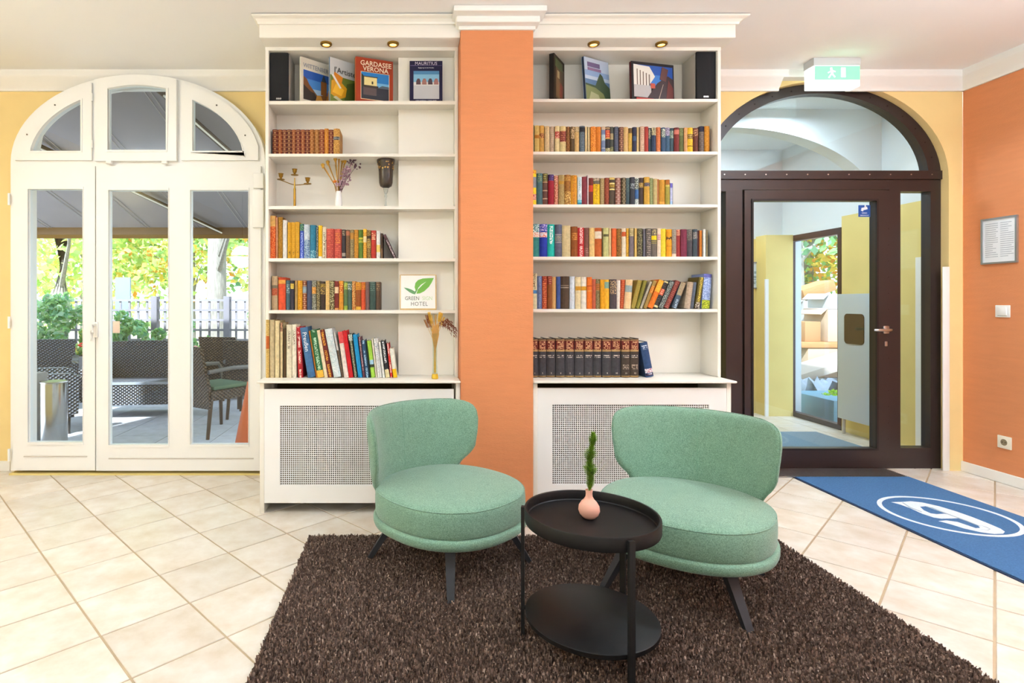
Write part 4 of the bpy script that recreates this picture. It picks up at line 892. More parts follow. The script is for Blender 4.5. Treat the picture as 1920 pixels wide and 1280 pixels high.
# glass vase with dried wheat on the counter
d = 3.42; bx = PX(815.5, d); bz = zCT+.0012
v_ = root('flute_vase', (bx, d, bz), 'slim clear flute vase with amber base on left counter', 'vase')
G().lathe([(0, .012), (.018, .012), (.015, .06), (.013, .12), (.014, .2), (.02, .27), (.021, .275), (.0195, .275), (.0125, .2), (.0115, .12), (.013, .06), (.016, .016), (0, .015)], (bx, d, bz), 18).build('glass', M_glassv, v_, smooth=True)
G().lathe([(.017, 0), (.0205, .003), (.02, .014), (.017, .03), (0, .032)], (bx, d, bz), 18).build('amber_base', mat('amber glass', 'd8b030', .1, spec=.6), v_, smooth=True)
bq = root('dried_wheat', (bx, d, bz+.035), 'dried yellow wheat and rust brown grass in slim glass vase', 'dried flowers')
rr = random.Random(11); M_wheat = mat('dry wheat', 'd8a838', .8, var=.3, vscale=60); M_rust = mat('rust dry grass', '7c3c24', .9, var=.4, vscale=80); M_tan = mat('dry husk', 'c89450', .8, var=.3, vscale=40)
for i in range(14):
    px = rr.uniform(803, 834) if i < 10 else rr.uniform(796, 806); py = rr.uniform(583, 597) if i < 10 else rr.uniform(589, 602)
    tx, tz = PX(px, d), PZ(py, d); ty = d+rr.uniform(-.035, .02)
    p1 = (bx+rr.uniform(-.006, .006), d, bz+.22)
    st = G().tube([(bx+rr.uniform(-.006, .006), d, bz+.035), p1, (tx, ty, tz)], [.0012, .0013, .001], 5).build('stalk', M_wheat, bq)
    g = G(); base = Vector(p1); top = Vector((tx, ty, tz)); dr = (top-base).normalized()
    for q in range(9):
        for s_ in (-1, 1):
            c_ = top-dr*(.006*q); c_ = c_+Vector((s_*.004, rr.uniform(-.003, .003), 0)); g.lathe([(0, -.004), (.003, 0), (0, .007)], c_, 5)
    g.build('ear', M_wheat if i < 10 else M_rust, st)
for i, (px, py) in enumerate(((812, 600), (817, 598), (822, 600), (819, 606))):   # broad husks
    tx, tz = PX(px, d), PZ(py, d); g = G(); wv = .014
    g.add([(bx, d-.004, bz+.15), (bx+(tx-bx)*.5-wv, d-.012, (bz+.18+tz)/2), (bx+(tx-bx)*.5+wv, d-.008, (bz+.18+tz)/2), (tx, d-.018, tz), (bx+(tx-bx)*.5, d-.002, (bz+.18+tz)/2)], [(0, 1, 4), (0, 4, 2), (1, 3, 4), (4, 3, 2), (0, 2, 1), (1, 2, 3)]); g.build('husk', M_tan, bq)
g = G()
for i in range(120):                                        # drooping rusty plume
    t_ = rr.random(); px = 826+t_*27+rr.gauss(0, 2); py = 598+abs(t_-.35)**1.5*34+rr.uniform(-3, 8+10*t_)
    a = Vector((PX(px, d), d+rr.uniform(-.02, .015), PZ(py, d))); b = a+Vector((rr.uniform(.002, .012), rr.uniform(-.004, .004), -rr.uniform(.008, .026)))
    g.tube([a, (a+b)/2+Vector((.002, 0, .003)), b], [.0014, .0018, .0006], 4)
g.tube([(bx, d, bz+.2), (PX(824, d), d, PZ(606, d)), (PX(838, d), d, PZ(598, d)), (PX(851, d), d, PZ(612, d))], .0015, 5)
tag(g.build('plume', M_rust, bq), kind='stuff')

# ------------------------------------------------------------------ lounge chairs
def fabric():
    m = mat('sage green woven fabric', '7ba68f', .9, spec=.2); nt = m.node_tree; p = nt.nodes['Principled BSDF']
    tc = nt.nodes.new('ShaderNodeTexCoord')
    n1 = nt.nodes.new('ShaderNodeTexNoise'); n1.inputs['Scale'].default_value = 260; n1.inputs['Detail'].default_value = 3
    n2 = nt.nodes.new('ShaderNodeTexNoise'); n2.inputs['Scale'].default_value = 22; n2.inputs['Detail'].default_value = 4
    nt.links.new(tc.outputs['Object'], n1.inputs['Vector']); nt.links.new(tc.outputs['Object'], n2.inputs['Vector'])
    cr = nt.nodes.new('ShaderNodeValToRGB'); cr.color_ramp.elements[0].position = .32; cr.color_ramp.elements[1].position = .68
    cr.color_ramp.elements[0].color = lin('60826f'); cr.color_ramp.elements[1].color = lin('8aad97')
    ad = nt.nodes.new('ShaderNodeMath'); ad.operation = 'MULTIPLY_ADD'; ad.inputs[1].default_value = .12
    sb = nt.nodes.new('ShaderNodeMath'); sb.operation = 'SUBTRACT'; sb.inputs[1].default_value = .06
    nt.links.new(n2.outputs[0], ad.inputs[0]); nt.links.new(n1.outputs[0], ad.inputs[2]); nt.links.new(ad.outputs[0], sb.inputs[0]); nt.links.new(sb.outputs[0], cr.inputs[0])
    nt.links.new(cr.outputs[0], p.inputs['Base Color'])
    p.inputs['Sheen Weight'].default_value = .25; p.inputs['Sheen Roughness'].default_value = .5
    b = nt.nodes.new('ShaderNodeBump'); b.inputs['Strength'].default_value = .25; b.inputs['Distance'].default_value = .002
    nt.links.new(n1.outputs[0], b.inputs['Height']); nt.links.new(b.outputs[0], p.inputs['Normal'])
    return m
M_fab = fabric(); M_leg = mat('charcoal stained leg', '2b2c31', .5)
def interp(tab, z):
    for (a, va), (b, vb) in zip(tab[:-1], tab[1:]):
        if z <= b: 
            t = (z-a)/(b-a); return va+(vb-va)*max(0, t)
    return tab[-1][1]
def make_chair(label):
    t = root('lounge_chair', (0, 0, 0), label, 'chair', 'green lounge chairs on the brown rug')
    def ring(prof, n=64):
        g = G(); k = len(prof); v = []
        for r_, z in prof:
            for i in range(n):
                a = 2*PI*i/n; cx_, sy_ = math.cos(a), math.sin(a); e = 2/2.25
                v.append((.345*r_*math.copysign(abs(cx_)**e, cx_), .335*r_*math.copysign(abs(sy_)**e, sy_)-.005, z))
        f = [(j*n+i, j*n+(i+1) % n, (j+1)*n+(i+1) % n, (j+1)*n+i) for j in range(k-1) for i in range(n)]+[tuple(reversed(range(n))), tuple((k-1)*n+i for i in range(n))]
        return g.add(v, f)
    ring([(.93, .198), (.985, .2), (1.015, .207), (1.03, .22), (1.03, .236), (1.02, .244), (1.0, .248), (.9, .249)]).build('seat_base', M_fab, t, smooth='all', local=True)
    cu = ring([(.93, .245), (.985, .249), (1.0, .26), (1.005, .29), (1.005, .33), (1.0, .352), (.988, .363), (.965, .371), (.90, .378), (.75, .386), (.5, .391), (.2, .393), (.02, .393)]).build('seat_cushion', M_fab, t, smooth='all', local=True)
    # welt round the cushion edge
    n = 72; pts = []
    for i in range(n+1):
        a = 2*PI*i/n; e = 2/2.25; cx_, sy_ = math.cos(a), math.sin(a)
        pts.append((.345*.990*math.copysign(abs(cx_)**e, cx_), .335*.990*math.copysign(abs(sy_)**e, sy_)-.005, .3625))
    G().tube(pts, .0028, 5).build('welt', M_fab, cu, smooth='all', local=True)
    # wrap-around back shell
    HA = [(.2, 50), (.30, 50), (.36, 52), (.395, 56), (.43, 62.5), (.47, 67.5), (.56, 69.5), (.62, 69.5), (.66, 68), (.685, 65), (.702, 60), (.712, 53), (.716, 46)]
    RM = [(.2, .335), (.3, .346), (.4, .356), (.55, .366), (.73, .385)]
    z0, z1 = .2, .716; NU, NV = 44, 34
    V = []; idx = {}
    def P(u_, s, side):
        z = z0+(z1-z0)*(s+1)/2; h_ = R(interp(HA, z)); rm = interp(RM, z)
        e = max(0, (1-abs(u_)**7)*(1-abs(s)**9))**.5; th = .052 if z > .35 else .03
        r_ = rm+side*th/2*e; a = u_*h_
        flat = .022*max(0, abs(u_)-.3)
        return (r_*math.sin(a)*1.0, r_*math.cos(a)*.96-flat*0, z)
    us = [-math.cos(PI*i/NU) for i in range(NU+1)]; ss = [-math.cos(PI*j/NV) for j in range(NV+1)]
    us = [.45*a+.55*(-1+2*i/NU) for i, a in enumerate(us)]; ss = [.45*a+.55*(-1+2*i/NV) for i, a in enumerate(ss)]
    for side in (-1, 1):
        for i, a in enumerate(us):
            for j, b in enumerate(ss):
                edge = i in (0, NU) or j in (0, NV)
                if edge and side == 1: idx[(i, j, 1)] = idx[(i, j, -1)]; continue
                idx[(i, j, side)] = len(V); V.append(P(a, b, side))
    Fc = [tuple(idx[q] for q in ((i, j, s), (i+1, j, s), (i+1, j+1, s), (i, j+1, s))) for s in (-1, 1) for i in range(NU) for j in range(NV)]
    bk = mesh('backrest', V, Fc, M_fab, t, smooth='all', local=True)
    G().tube([(0, (interp(RM, z)-.0265)*.96, z) for z in [.38+.33*i/12 for i in range(13)]], .0011, 4).build('seam', mat('seam green', '6f9a83', .9), bk, local=True)
    # edge piping of the back
    pts = [P(1, ss[j], 0) for j in range(6, NV+1)]+[P(us[i], 1, 0) for i in range(NU, -1, -1)]+[P(-1, ss[j], 0) for j in range(NV, 5, -1)]
    G().tube(pts, .0022, 5).build('piping', M_fab, bk, smooth='all', local=True)
    for sx in (-1, 1):
        for sy in (-1, 1):
            g = G(); v = []
            for r_, z, hw in ((.255, .21, .024), (.388, .0, .0145)):
                c_ = Vector((sx*r_*.707, sy*r_*.707, z)); ax = Vector((sx*.707, sy*.707, 0)); ay = Vector((-sy*.707, sx*.707, 0))
                for a, b in ((-1, -1), (1, -1), (1, 1), (-1, 1)): v.append(c_+ax*a*hw*.8+ay*b*hw)
            g.add(v, [(0, 3, 2, 1), (4, 5, 6, 7), (0, 1, 5, 4), (1, 2, 6, 5), (2, 3, 7, 6), (3, 0, 4, 7)]); g.build('leg', M_leg, t, local=True)
    return t
RZ = .0128                                         # top of the rug backing where furniture stands
ch = make_chair('sage green lounge chair in front of the terracotta pillar, facing right')
ch.location = (.184, 2.705, RZ); ch.rotation_euler = (0, 0, R(-48+90))
c2 = copy_tree(ch); c2['label'] = 'sage green lounge chair nearer the dark entrance door, facing left'
c2.location = (1.203, 2.492, RZ); c2.rotation_euler = (0, 0, R(-126+90))

# ------------------------------------------------------------------ tray table and pink vase
tx_, ty_ = .646, 2.03
t = root('tray_table', (tx_, ty_, RZ), 'round black two-tier tray table with three thin legs', 'table')
g = G()
g.lathe([(0, .455), (.224, .455), (.232, .457), (.234, .462), (.234, .502), (.232, .505), (.226, .505), (.224, .502), (.224, .472), (.221, .469), (0, .469)], (tx_, ty_, 0), 72)
g.build('tray_top', M_blackw, t, smooth=True)
G().lathe([(0, .114), (.228, .114), (.231, .117), (.231, .131), (.228, .133), (0, .133)], (tx_, ty_, 0), 72).build('lower_shelf', M_blackw, t, smooth=True)
for a in (163, 283, 43):
    x, y = tx_+.2405*math.cos(R(a)), ty_+.2405*math.sin(R(a))
    g = G(); M3 = Matrix.Rotation(R(a), 3, 'Z'); g.obox((x, y, (RZ+.497)/2), .012, .021, .497-RZ, M3)
    lg = g.build('leg', M_black, t)
    for z in (.48, .124):
        x2, y2 = tx_+.2335*math.cos(R(a)), ty_+.2335*math.sin(R(a)); G().obox((x2, y2, z), .012, .01, .012, M3).build('bracket', M_black, lg)
vx, vy, vz = PX(1104.5, 2.06), 2.06, .4695
v_ = tag(G().lathe([(.016, 0), (.022, .002), (.033, .014), (.038, .028), (.036, .044), (.028, .058), (.018, .068), (.0125, .078), (.0115, .09), (.0135, .102), (.0115, .102), (.0095, .09), (0, .085)], (vx, vy, vz), 32).build('bud_vase', mat('matt pink ceramic', 'e8b09c', .55, spec=.3), smooth=True), 'small matt pink bud vase on black tray table', 'vase')
pl = root('green_sprig', (vx, vy, vz+.087), 'green foxtail fern sprig standing in pink bud vase', 'plant')
M_fern = mat('foxtail green', '84ac34', .7, var=.4, vscale=60); M_wisp = mat('pale grass', 'b8bc8c', .8)
zt_ = PZ(813, 2.06); rr = random.Random(8); g = G()
H_ = zt_-vz-.087
st = G().tube([(vx, vy, vz+.087), (vx+.002, vy, vz+.16), (vx+.012, vy, zt_-.005)], .0016, 5).build('stem', M_fern, pl)
for i in range(2600):
    q = rr.random(); z = vz+.10+q*(H_-.015); xx = vx+.002+.012*q*q+.003*math.sin(q*9); rad = (.030*(1-q**3*.55))*(.8+.25*math.sin(q*23))*min(1, .35+q*3)
    a = rr.uniform(0, 2*PI); p0 = Vector((xx, vy, z)); p1 = p0+Vector((math.cos(a)*rad, math.sin(a)*rad, rr.uniform(.006, .016))); w_ = Vector((-math.sin(a), math.cos(a), 0))*.0018
    g.add([p0-w_, p0+w_, p1], [(0, 1, 2)])
tag(g.build('needles', M_fern, pl), kind='stuff')
for dx, h_, b_ in ((-.04, .19, -.01), (-.028, .15, .01), (.035, .16, .0), (.062, .13, .012), (.05, .115, -.012), (-.015, .20, .014)):
    G().tube([(vx, vy, vz+.087), (vx+dx*.35, vy+b_, vz+.087+h_*.5), (vx+dx, vy+b_*2, vz+.087+h_)], [.0006, .0006, .0004], 4).build('grass_wisp', M_wisp, pl)

# ------------------------------------------------------------------ brown shag rug
RX0, RX1, RY0, RY1 = -.535, 1.90, .95, 2.985
rug = root('shag_rug', ((RX0+RX1)/2, (RY0+RY1)/2, 0), 'dark brown shaggy rug under the green chairs and tray table', 'rug')
box('backing', RX0, RX1, RY0, RY1, .0005, .0125, mat('brown rug backing', '54443c', .95, var=.5, vscale=90), rug, bev=.003)
def pile(n, seed):
    rs = np.random.RandomState(seed)
    y = RY0+.004+(RY1-RY0-.008)*rs.rand(n)**.85; x = RX0+.004+(RX1-RX0-.008)*rs.rand(n)
    a = rs.rand(n)*2*PI; h = .012+.012*rs.rand(n); ln = .010*rs.rand(n); wd = .0028+.0016*rs.rand(n)
    b = a+PI/2+rs.randn(n)*.5
    p = np.zeros((n, 4, 3))
    wx, wy = np.cos(a)*wd, np.sin(a)*wd
    lx, ly = np.cos(b)*ln, np.sin(b)*ln
    p[:, 0] = np.stack([x-wx, y-wy, np.full(n, .011)], 1); p[:, 1] = np.stack([x+wx, y+wy, np.full(n, .011)], 1)
    p[:, 2] = np.stack([x+lx+wx*.7, y+ly+wy*.7, .011+h], 1); p[:, 3] = np.stack([x+lx-wx*.7, y+ly-wy*.7, .011+h], 1)
    p -= np.array([(RX0+RX1)/2, (RY0+RY1)/2, 0])
    me = bpy.data.meshes.new('pile'); me.vertices.add(n*4); me.vertices.foreach_set('co', p.ravel())
    me.loops.add(n*4); me.loops.foreach_set('vertex_index', np.arange(n*4)); me.polygons.add(n)
    me.polygons.foreach_set('loop_start', np.arange(n)*4); me.update(calc_edges=True)
    ca = me.color_attributes.new('tuft', 'FLOAT_COLOR', 'POINT')
    pal = np.array([lin('725c52'), lin('92796c'), lin('56463f'), lin('b69e8e'), lin('826a5e'), lin('64524a')])
    c = pal[rs.choice(6, n, p=[.3, .2, .16, .08, .16, .1])]; ca.data.foreach_set('color', np.repeat(c, 4, 0).ravel())
    m = mat('brown shag yarn', '5c463c', .85, spec=.2); nt = m.node_tree; at = nt.nodes.new('ShaderNodeVertexColor'); at.layer_name = 'tuft'
    nt.links.new(at.outputs[0], nt.nodes['Principled BSDF'].inputs['Base Color'])
    me.materials.append(m); return me
tag(link('pile', pile(230000, 4), rug), kind='stuff')

# ------------------------------------------------------------------ blue entrance mat with emblem, metal grate
MX0, MX1, MY0, MY1 = 2.74, 3.55, 1.75, 4.04
mt = root('entrance_mat', ((MX0+MX1)/2, (MY0+MY1)/2, 0), 'blue entrance mat with white round emblem before the dark door', 'mat')
box('rubber_edge', MX0-.012, MX1+.012, MY0-.012, MY1, .0005, .005, mat('navy rubber', '1c2c4c', .7), mt)
box('carpet', MX0, MX1, MY0, MY1-.004, .005, .010, mat('blue mat pile', '44709f', .95, var=.35, vscale=120, bump=.6, bscale=300), mt)
M_emb = mat('white mat pile', 'e4eef4', .95, var=.1, vscale=150, bump=.5, bscale=300)
ec = Vector((3.137, 3.315))
g = G(); n = 64
ring_o = [(ec.x+.316*math.cos(2*PI*i/n), ec.y+.316*math.sin(2*PI*i/n)) for i in range(n)]; ring_i = [(ec.x+.292*math.cos(2*PI*i/n), ec.y+.292*math.sin(2*PI*i/n)) for i in range(n)]
G().poly(ring_o, [ring_i], .0095, .0112, 'xy').build('emblem_ring', M_emb, mt)
def unp(l): return [FL(1620+a/6.4, 910+b/6.4, .01) for a, b in l]
G().poly(unp([(330, 200), (460, 198), (560, 190), (700, 205), (900, 250), (1100, 310), (1300, 380), (1500, 460), (1640, 520), (1690, 555), (1670, 578), (1560, 582), (1400, 560), (1200, 515), (1050, 468), (895, 427), (990, 420), (1120, 438), (1250, 482), (1340, 513), (1395, 510), (1370, 480), (1280, 440), (1130, 392), (1060, 395), (930, 398), (840, 385), (700, 340), (560, 275), (440, 230)]),
         [unp([(670, 255), (740, 248), (820, 265), (930, 310), (1030, 352), (960, 340), (870, 345), (800, 335), (720, 300)])], .0095, .0114, 'xy').build('emblem_letter', M_emb, mt)
for l in ([(470, 205), (560, 262), (700, 318), (690, 321), (540, 268), (455, 207)], [(760, 252), (900, 300), (1060, 360), (1240, 425), (1400, 490), (1390, 492), (1230, 430), (1050, 366), (890, 306), (745, 254)], [(1395, 478), (1470, 500), (1520, 525), (1490, 540), (1400, 530), (1480, 536), (1508, 525), (1465, 504)]):
    G().poly(unp(l), [], .0113, .0118, 'xy').build('emblem_line', mat('grey emblem line', 'a8b8c4', .95), mt)
gr_ = root('door_grate', (3.1, 4.14, 0), 'steel foot grate in the floor before dark door', 'grate')
box('tray', 2.55, 3.56, MY1+.004, D2-.05, .0004, .002, mat('dark grate pit', '77777c', .8), gr_)
g = G()
for i in range(14): g.box(2.55, 3.56, MY1+.008+i*.0152, MY1+.0105+i*.0152, .002, .008)
for i in range(42): g.box(2.55+i*.0243, 2.5525+i*.0243, MY1+.006, D2-.052, .002, .0075)
tag(g.build('bars', M_steel, gr_), kind='stuff')

# ------------------------------------------------------------------ right wall fittings, exit sign, ceiling spots, added fill pendants
def Wd(px): return XR*F/(px-CX)
y0, y1 = Wd(1910), Wd(1842)
zt_, zb_ = 1.844, 1.522
t = root('notice_frame', (XR-.004, (y0+y1)/2, zb_), 'slim silver frame with printed notice on terracotta wall', 'notice')
G().poly([(y0, zb_), (y1, zb_), (y1, zt_), (y0, zt_)], [[(y0+.012, zb_+.012), (y1-.012, zb_+.012), (y1-.012, zt_-.012), (y0+.012, zt_-.012)]], XR-.014, XR-.0005, 'yz').build('frame', mat('silver frame', 'b8bcc0', .35, .8), t)
pp = box('paper', XR-.006, XR-.003, y0+.011, y1-.011, zb_+.011, zt_-.011, mat('notice paper', 'f2f3f6', .7), t)
M_ink = mat('grey print', 'b4b8c0', .8); rr = random.Random(2)
for cidx in range(2):
    ya, yb_ = ((y0+y1)/2+.008, y1-.026) if cidx == 0 else (y0+.026, (y0+y1)/2-.008)
    for i in range(17):
        z = zt_-.04-i*.0145
        g = G().box(XR-.0066, XR-.006, ya+(yb_-ya)*rr.choice((0, 0, .15, .4)), yb_, z-.002, z+.002); g.build('text_line', M_ink, pp)
y = Wd(1881.5); z = 1.19
t = root('light_switch', (XR, y, z-.05), 'square white rocker light switch on terracotta wall', 'switch')
box('plate', XR-.009, XR-.0005, y-.048, y+.048, z-.042, z+.042, M_whitew, t, bev=.003); box('rocker', XR-.014, XR-.008, y-.03, y+.03, z-.028, z+.03, M_whitew, t, bev=.003); box('painted_gap_shade', XR-.0105, XR-.009, y-.031, y+.031, z-.0325, z-.029, mat('switch gap shade', 'b0aca8', .6), t)  # grey strip below the rocker paints the shade of the gap
y = Wd(1885); z = .286
t = root('wall_socket', (XR, y, z-.05), 'white round-hole power socket low on terracotta wall', 'socket')
box('plate', XR-.010, XR-.0005, y-.045, y+.045, z-.043, z+.043, mat('ivory plastic', 'efe6d2', .4), t, bev=.003)
g = G(); M_sock = mat('socket recess', '8c7c60', .6); pts = [(y+.022*math.cos(2*PI*i/20), z+.022*math.sin(2*PI*i/20)) for i in range(20)]
sk = G().poly(pts, [], XR-.0112, XR-.0095, 'yz').build('recess_shade', M_sock, t)  # raised brownish disc paints the shade of the hollow
for s in (-1, 1): G().poly([(y+s*.010+.0032*math.cos(2*PI*i/8), z+.0032*math.sin(2*PI*i/8)) for i in range(8)], [], XR-.0118, XR-.011, 'yz').build('pin_hole', M_dark, sk)  # dark raised discs stand for the shade inside the holes

ey, ex0, ex1 = 3.93, PX(1527, 3.93), PX(1613, 3.93); ez0 = PZ(161, 3.93)
t = root('exit_sign', ((ex0+ex1)/2, ey+.05, ez0), 'lit green emergency exit sign box on ceiling above dark door', 'exit sign')
box('housing', ex0-.004, ex1+.004, ey, ey+.105, ZC-.055, ZC-.0005, mat('pale grey housing', 'd4d6d8', .5), t, bev=.003)
M_lit = mat('lit sign white', 'f8fcfa', .4, emit='eefff6', estr=1.1); M_litg = mat('lit sign green', '6cd48c', .4, emit='78e498', estr=.7)
box('diffuser', ex0-.002, ex1+.002, ey+.004, ey+.1, ez0, ZC-.056, M_lit, t, bev=.004)
pn = box('green_panel', ex0+.004, ex1-.004, ey-.002, ey+.003, ez0+.042, ZC-.06, M_litg, t)
zc_ = (ez0+.042+ZC-.06)/2; xm = (ex0+ex1)/2
g = G(); hx_ = xm-.04; rot = lambda a: Matrix.Rotation(R(a), 3, 'Y')
g.lathe([(0, -.008), (.007, -.004), (.008, 0), (.007, .004), (0, .008)], (hx_-.004, ey-.003, zc_+.03), 8, sy=.1)
g.obox((hx_, ey-.003, zc_+.008), .014, .001, .034, rot(-12)); g.obox((hx_+.012, ey-.003, zc_-.018), .008, .001, .03, rot(-40)); g.obox((hx_-.012, ey-.003, zc_-.02), .008, .001, .034, rot(35)); g.obox((hx_+.014, ey-.003, zc_+.012), .024, .001, .006, rot(20)); g.obox((hx_-.016, ey-.003, zc_+.006), .024, .001, .006, rot(-30))
g.build('running_figure', M_lit, pn)
g = G(); g.box(xm+.025, xm+.055, ey-.0035, ey-.002, zc_-.03, zc_+.035); g.build('door_symbol', M_lit, pn)

for k, (lx, ly, lk) in enumerate(LAMPS):
    where = ['nearest the terrace door', 'nearest the dark entrance door', 'left of room centre', 'above the rug', 'right of room centre'][k]; lr = LAMP_R
    t = root('ceiling_downlight', (lx, ly, ZC-.02), 'small round recessed ceiling spot %s' % where, 'ceiling lamp', 'recessed ceiling spots')
    G().lathe([(lr*.92, ZC-.014), (lr*1.06, ZC-.014), (lr*1.1, ZC-.0005), (lr*.9, ZC-.0005), (lr*.92, ZC-.014)], (lx, ly, 0), 32).build('ring', M_white, t, smooth=True)
    G().lathe([(0, ZC-.010), (lr*.92, ZC-.010), (lr*.92, ZC-.005), (0, ZC-.005)], (lx, ly, 0), 32).build('diffuser', mat('lamp diffuser', 'ffffff', .5, emit='fff0dc', estr=2.), t)
for k, (lx, ly, lk) in enumerate(ADDED_UPLIGHTS):  # unseen bowls added as bodies for the ceiling fill lamps
    t = root('added_bowl_pendant', (lx, ly, 2.42), 'added white bowl pendant lamp hanging %s' % ['over the terrace side of room', 'over the middle of the rug', 'over the entrance side of room'][k], 'pendant lamp', 'added bowl pendants')
    G().lathe([(0, 2.42), (.09, 2.425), (.16, 2.45), (.19, 2.485), (.192, 2.487), (.186, 2.487), (.156, 2.455), (.09, 2.432), (0, 2.428)], (lx, ly, 0), 32).build('bowl', M_white, t, smooth=True)
    for a_ in range(3): G().tube([(lx+.188*math.cos(a_*2.094), ly+.188*math.sin(a_*2.094), 2.485), (lx, ly, 2.75)], .002, 5).build('wire', M_black, t)
    G().tube([(lx, ly, 2.75), (lx, ly, ZC)], .003, 6).build('cord', M_black, t); G().lathe([(.05, ZC-.025), (.055, ZC-.0005), (0, ZC-.0005)], (lx, ly, 0), 20).build('rose', M_white, t, smooth=True)
for k, (lx, ly) in enumerate(ADDED_GLOBES):  # unseen pendants added to carry the fill lamps behind the camera
    t = root('added_pendant', (lx, ly, 1.9), 'added white ring pendant lamp hanging %s' % ['behind on the terrace side', 'behind in the middle of room', 'behind on the entrance side'][k], 'pendant lamp', 'added pendant lamps')
    G().tube([(lx, ly, 2.19), (lx, ly, ZC)], .004, 6).build('cord', M_black, t); G().lathe([(.05, ZC-.03), (.055, ZC-.0005), (0, ZC-.0005)], (lx, ly, 0), 20).build('rose', M_white, t, smooth=True)
    G().lathe([(.0, 2.19), (.06, 2.19), (.075, 2.16), (.06, 2.15), (0, 2.15)], (lx, ly, 0), 20).build('lamp_holder', M_black, t, smooth=True)
    for a_ in range(3): G().tube([(lx+.05*math.cos(a_*2.094), ly+.05*math.sin(a_*2.094), 2.16), (lx+.235*math.cos(a_*2.094), ly+.235*math.sin(a_*2.094), 1.95)], .003, 5).build('wire', M_black, t)
    G().lathe([(.232, 1.94), (.240, 1.94), (.240, 1.96), (.232, 1.96), (.232, 1.94)], (lx, ly, 0), 32).build('ring', M_white, t)


# ------------------------------------------------------------------ vestibule behind the dark door
VX0, VXR, VY0, VY1 = 1.3, 4.2, WY+.2, 6.4
M_vwhite = mat('vestibule white', 'e6ecee', .8)
M_vyel = mat('vestibule yellow', 'ecd68a', .8, var=.08, vscale=4)
vf = struct(box('floor_vestibule', VX0, VXR+.16, VY0-.005, VY1, -.10, -.004, M_grout))
lay_tiles(vf, VX0, VXR, VY0+.005, VY1, .3, .3, .1, .05, 0, .006, 0, .006, M_tile)
def zwall(name, x0, x1, y0, y1, zsplit, ztop=2.97):
    g = G().box(x0, x1, y0, y1, 0, zsplit).box(x0, x1, y0, y1, zsplit, ztop, 1); return struct(g.build(name, [M_vyel, M_vwhite]))
zwall('wall_vestibule_far', VX0-.1, VXR+.16, VY1, VY1+.15, 1.965)
zwall('wall_vestibule_left', VX0-.1, VX0, VY0, VY1, 2.0)
zwall('wall_vestibule_right', VXR, VXR+.16, VY0, 5.52, 2.088)
struct(box('wall_vestibule_lintel', VXR, VXR+.16, 5.52, VY1, 1.985, 2.97, M_vwhite))
struct(box('ceiling_vestibule', VX0-.1, VXR+.3, WY+.2, VY1+.15, 2.97, 3.07, M_vwhite))
struct(box('wall_pilaster', 3.90, VXR-.0, 6.22, VY1, 0, 1.99, M_vyel))
# arched downstand
ao = [(VX0, 2.97), (VXR, 2.97), (VXR, 2.05)]+ell(2.85, 2.05, 1.34, .76, 0, 180, 40)+[(VX0, 2.05)]
struct(G().poly(ao, [], 5.05, 5.2).build('wall_vestibule_arch', M_vwhite))
for x, y0_, y1_, zz_ in ((3.888, 6.206, 6.22, PZ(523, 6.2)),):
    tag(box('corner_guard', x-.004, x+.032, y0_-.004, y1_, .001, zz_, M_whitew), 'white corner guard strip on yellow pilaster inside vestibule', 'corner guard')
tag(box('corner_guard', VXR-.012, VXR-.001, 4.64, 4.70, .001, PZ(482, 4.67), M_whitew), 'white guard strip seen through narrow sidelight pane', 'corner guard')
# outer glass door in the right vestibule wall
od = struct(root('door_3', (VXR+.06, 5.94, 0))); od['label'] = 'dark framed glass outer door in vestibule side wall'
G().poly([(5.53, .001), (6.335, .001), (6.335, 1.984), (5.53, 1.984)], [[(5.575, .05), (6.285, .05), (6.285, 1.92), (5.575, 1.92)]], VXR+.0, VXR+.07, 'yz').build('frame', M_brown, od)
G().poly([(5.57, .045), (6.29, .045), (6.29, 1.925), (5.57, 1.925)], [], VXR+.03, VXR+.036, 'yz').build('pane', M_glass, od)
struct(box('wall_outer_jamb', VXR, VXR+.17, 6.337, VY1, 0, 1.984, mat('pale concrete', 'd4dade', .8, var=.06, vscale=3)))
# framed picture on the far wall
d = VY1-.004; x0, x1 = PX(1406, d), PX(1430, d); z0_, z1_ = PZ(541, d), PZ(491, d)
t = root('framed_picture', ((x0+x1)/2, d, z0_), 'small grey framed picture on yellow vestibule wall', 'picture')
G().poly([(x0, z0_), (x1, z0_), (x1, z1_), (x0, z1_)], [[(x0+.012, z0_+.012), (x1-.012, z0_+.012), (x1-.012, z1_-.012), (x0+.012, z1_-.012)]], d-.016, d+.003).build('frame', mat('grey picture frame', '8c8c90', .4), t)
pc = box('print', x0+.011, x1-.011, d-.006, d-.001, z0_+.011, z1_-.011, mat('pale blue print', 'd4e0e8', .6), t)
rr = random.Random(4); g = G()
for i in range(12): a, b = rr.uniform(x0+.02, x1-.05), rr.uniform(z0_+.03, z1_-.05); g.box(a, a+rr.uniform(.01, .04), d-.0068, d-.006, b, b+rr.uniform(.01, .03))
g.build('drawing', mat('grey drawing', '9cacb4', .7), pc)
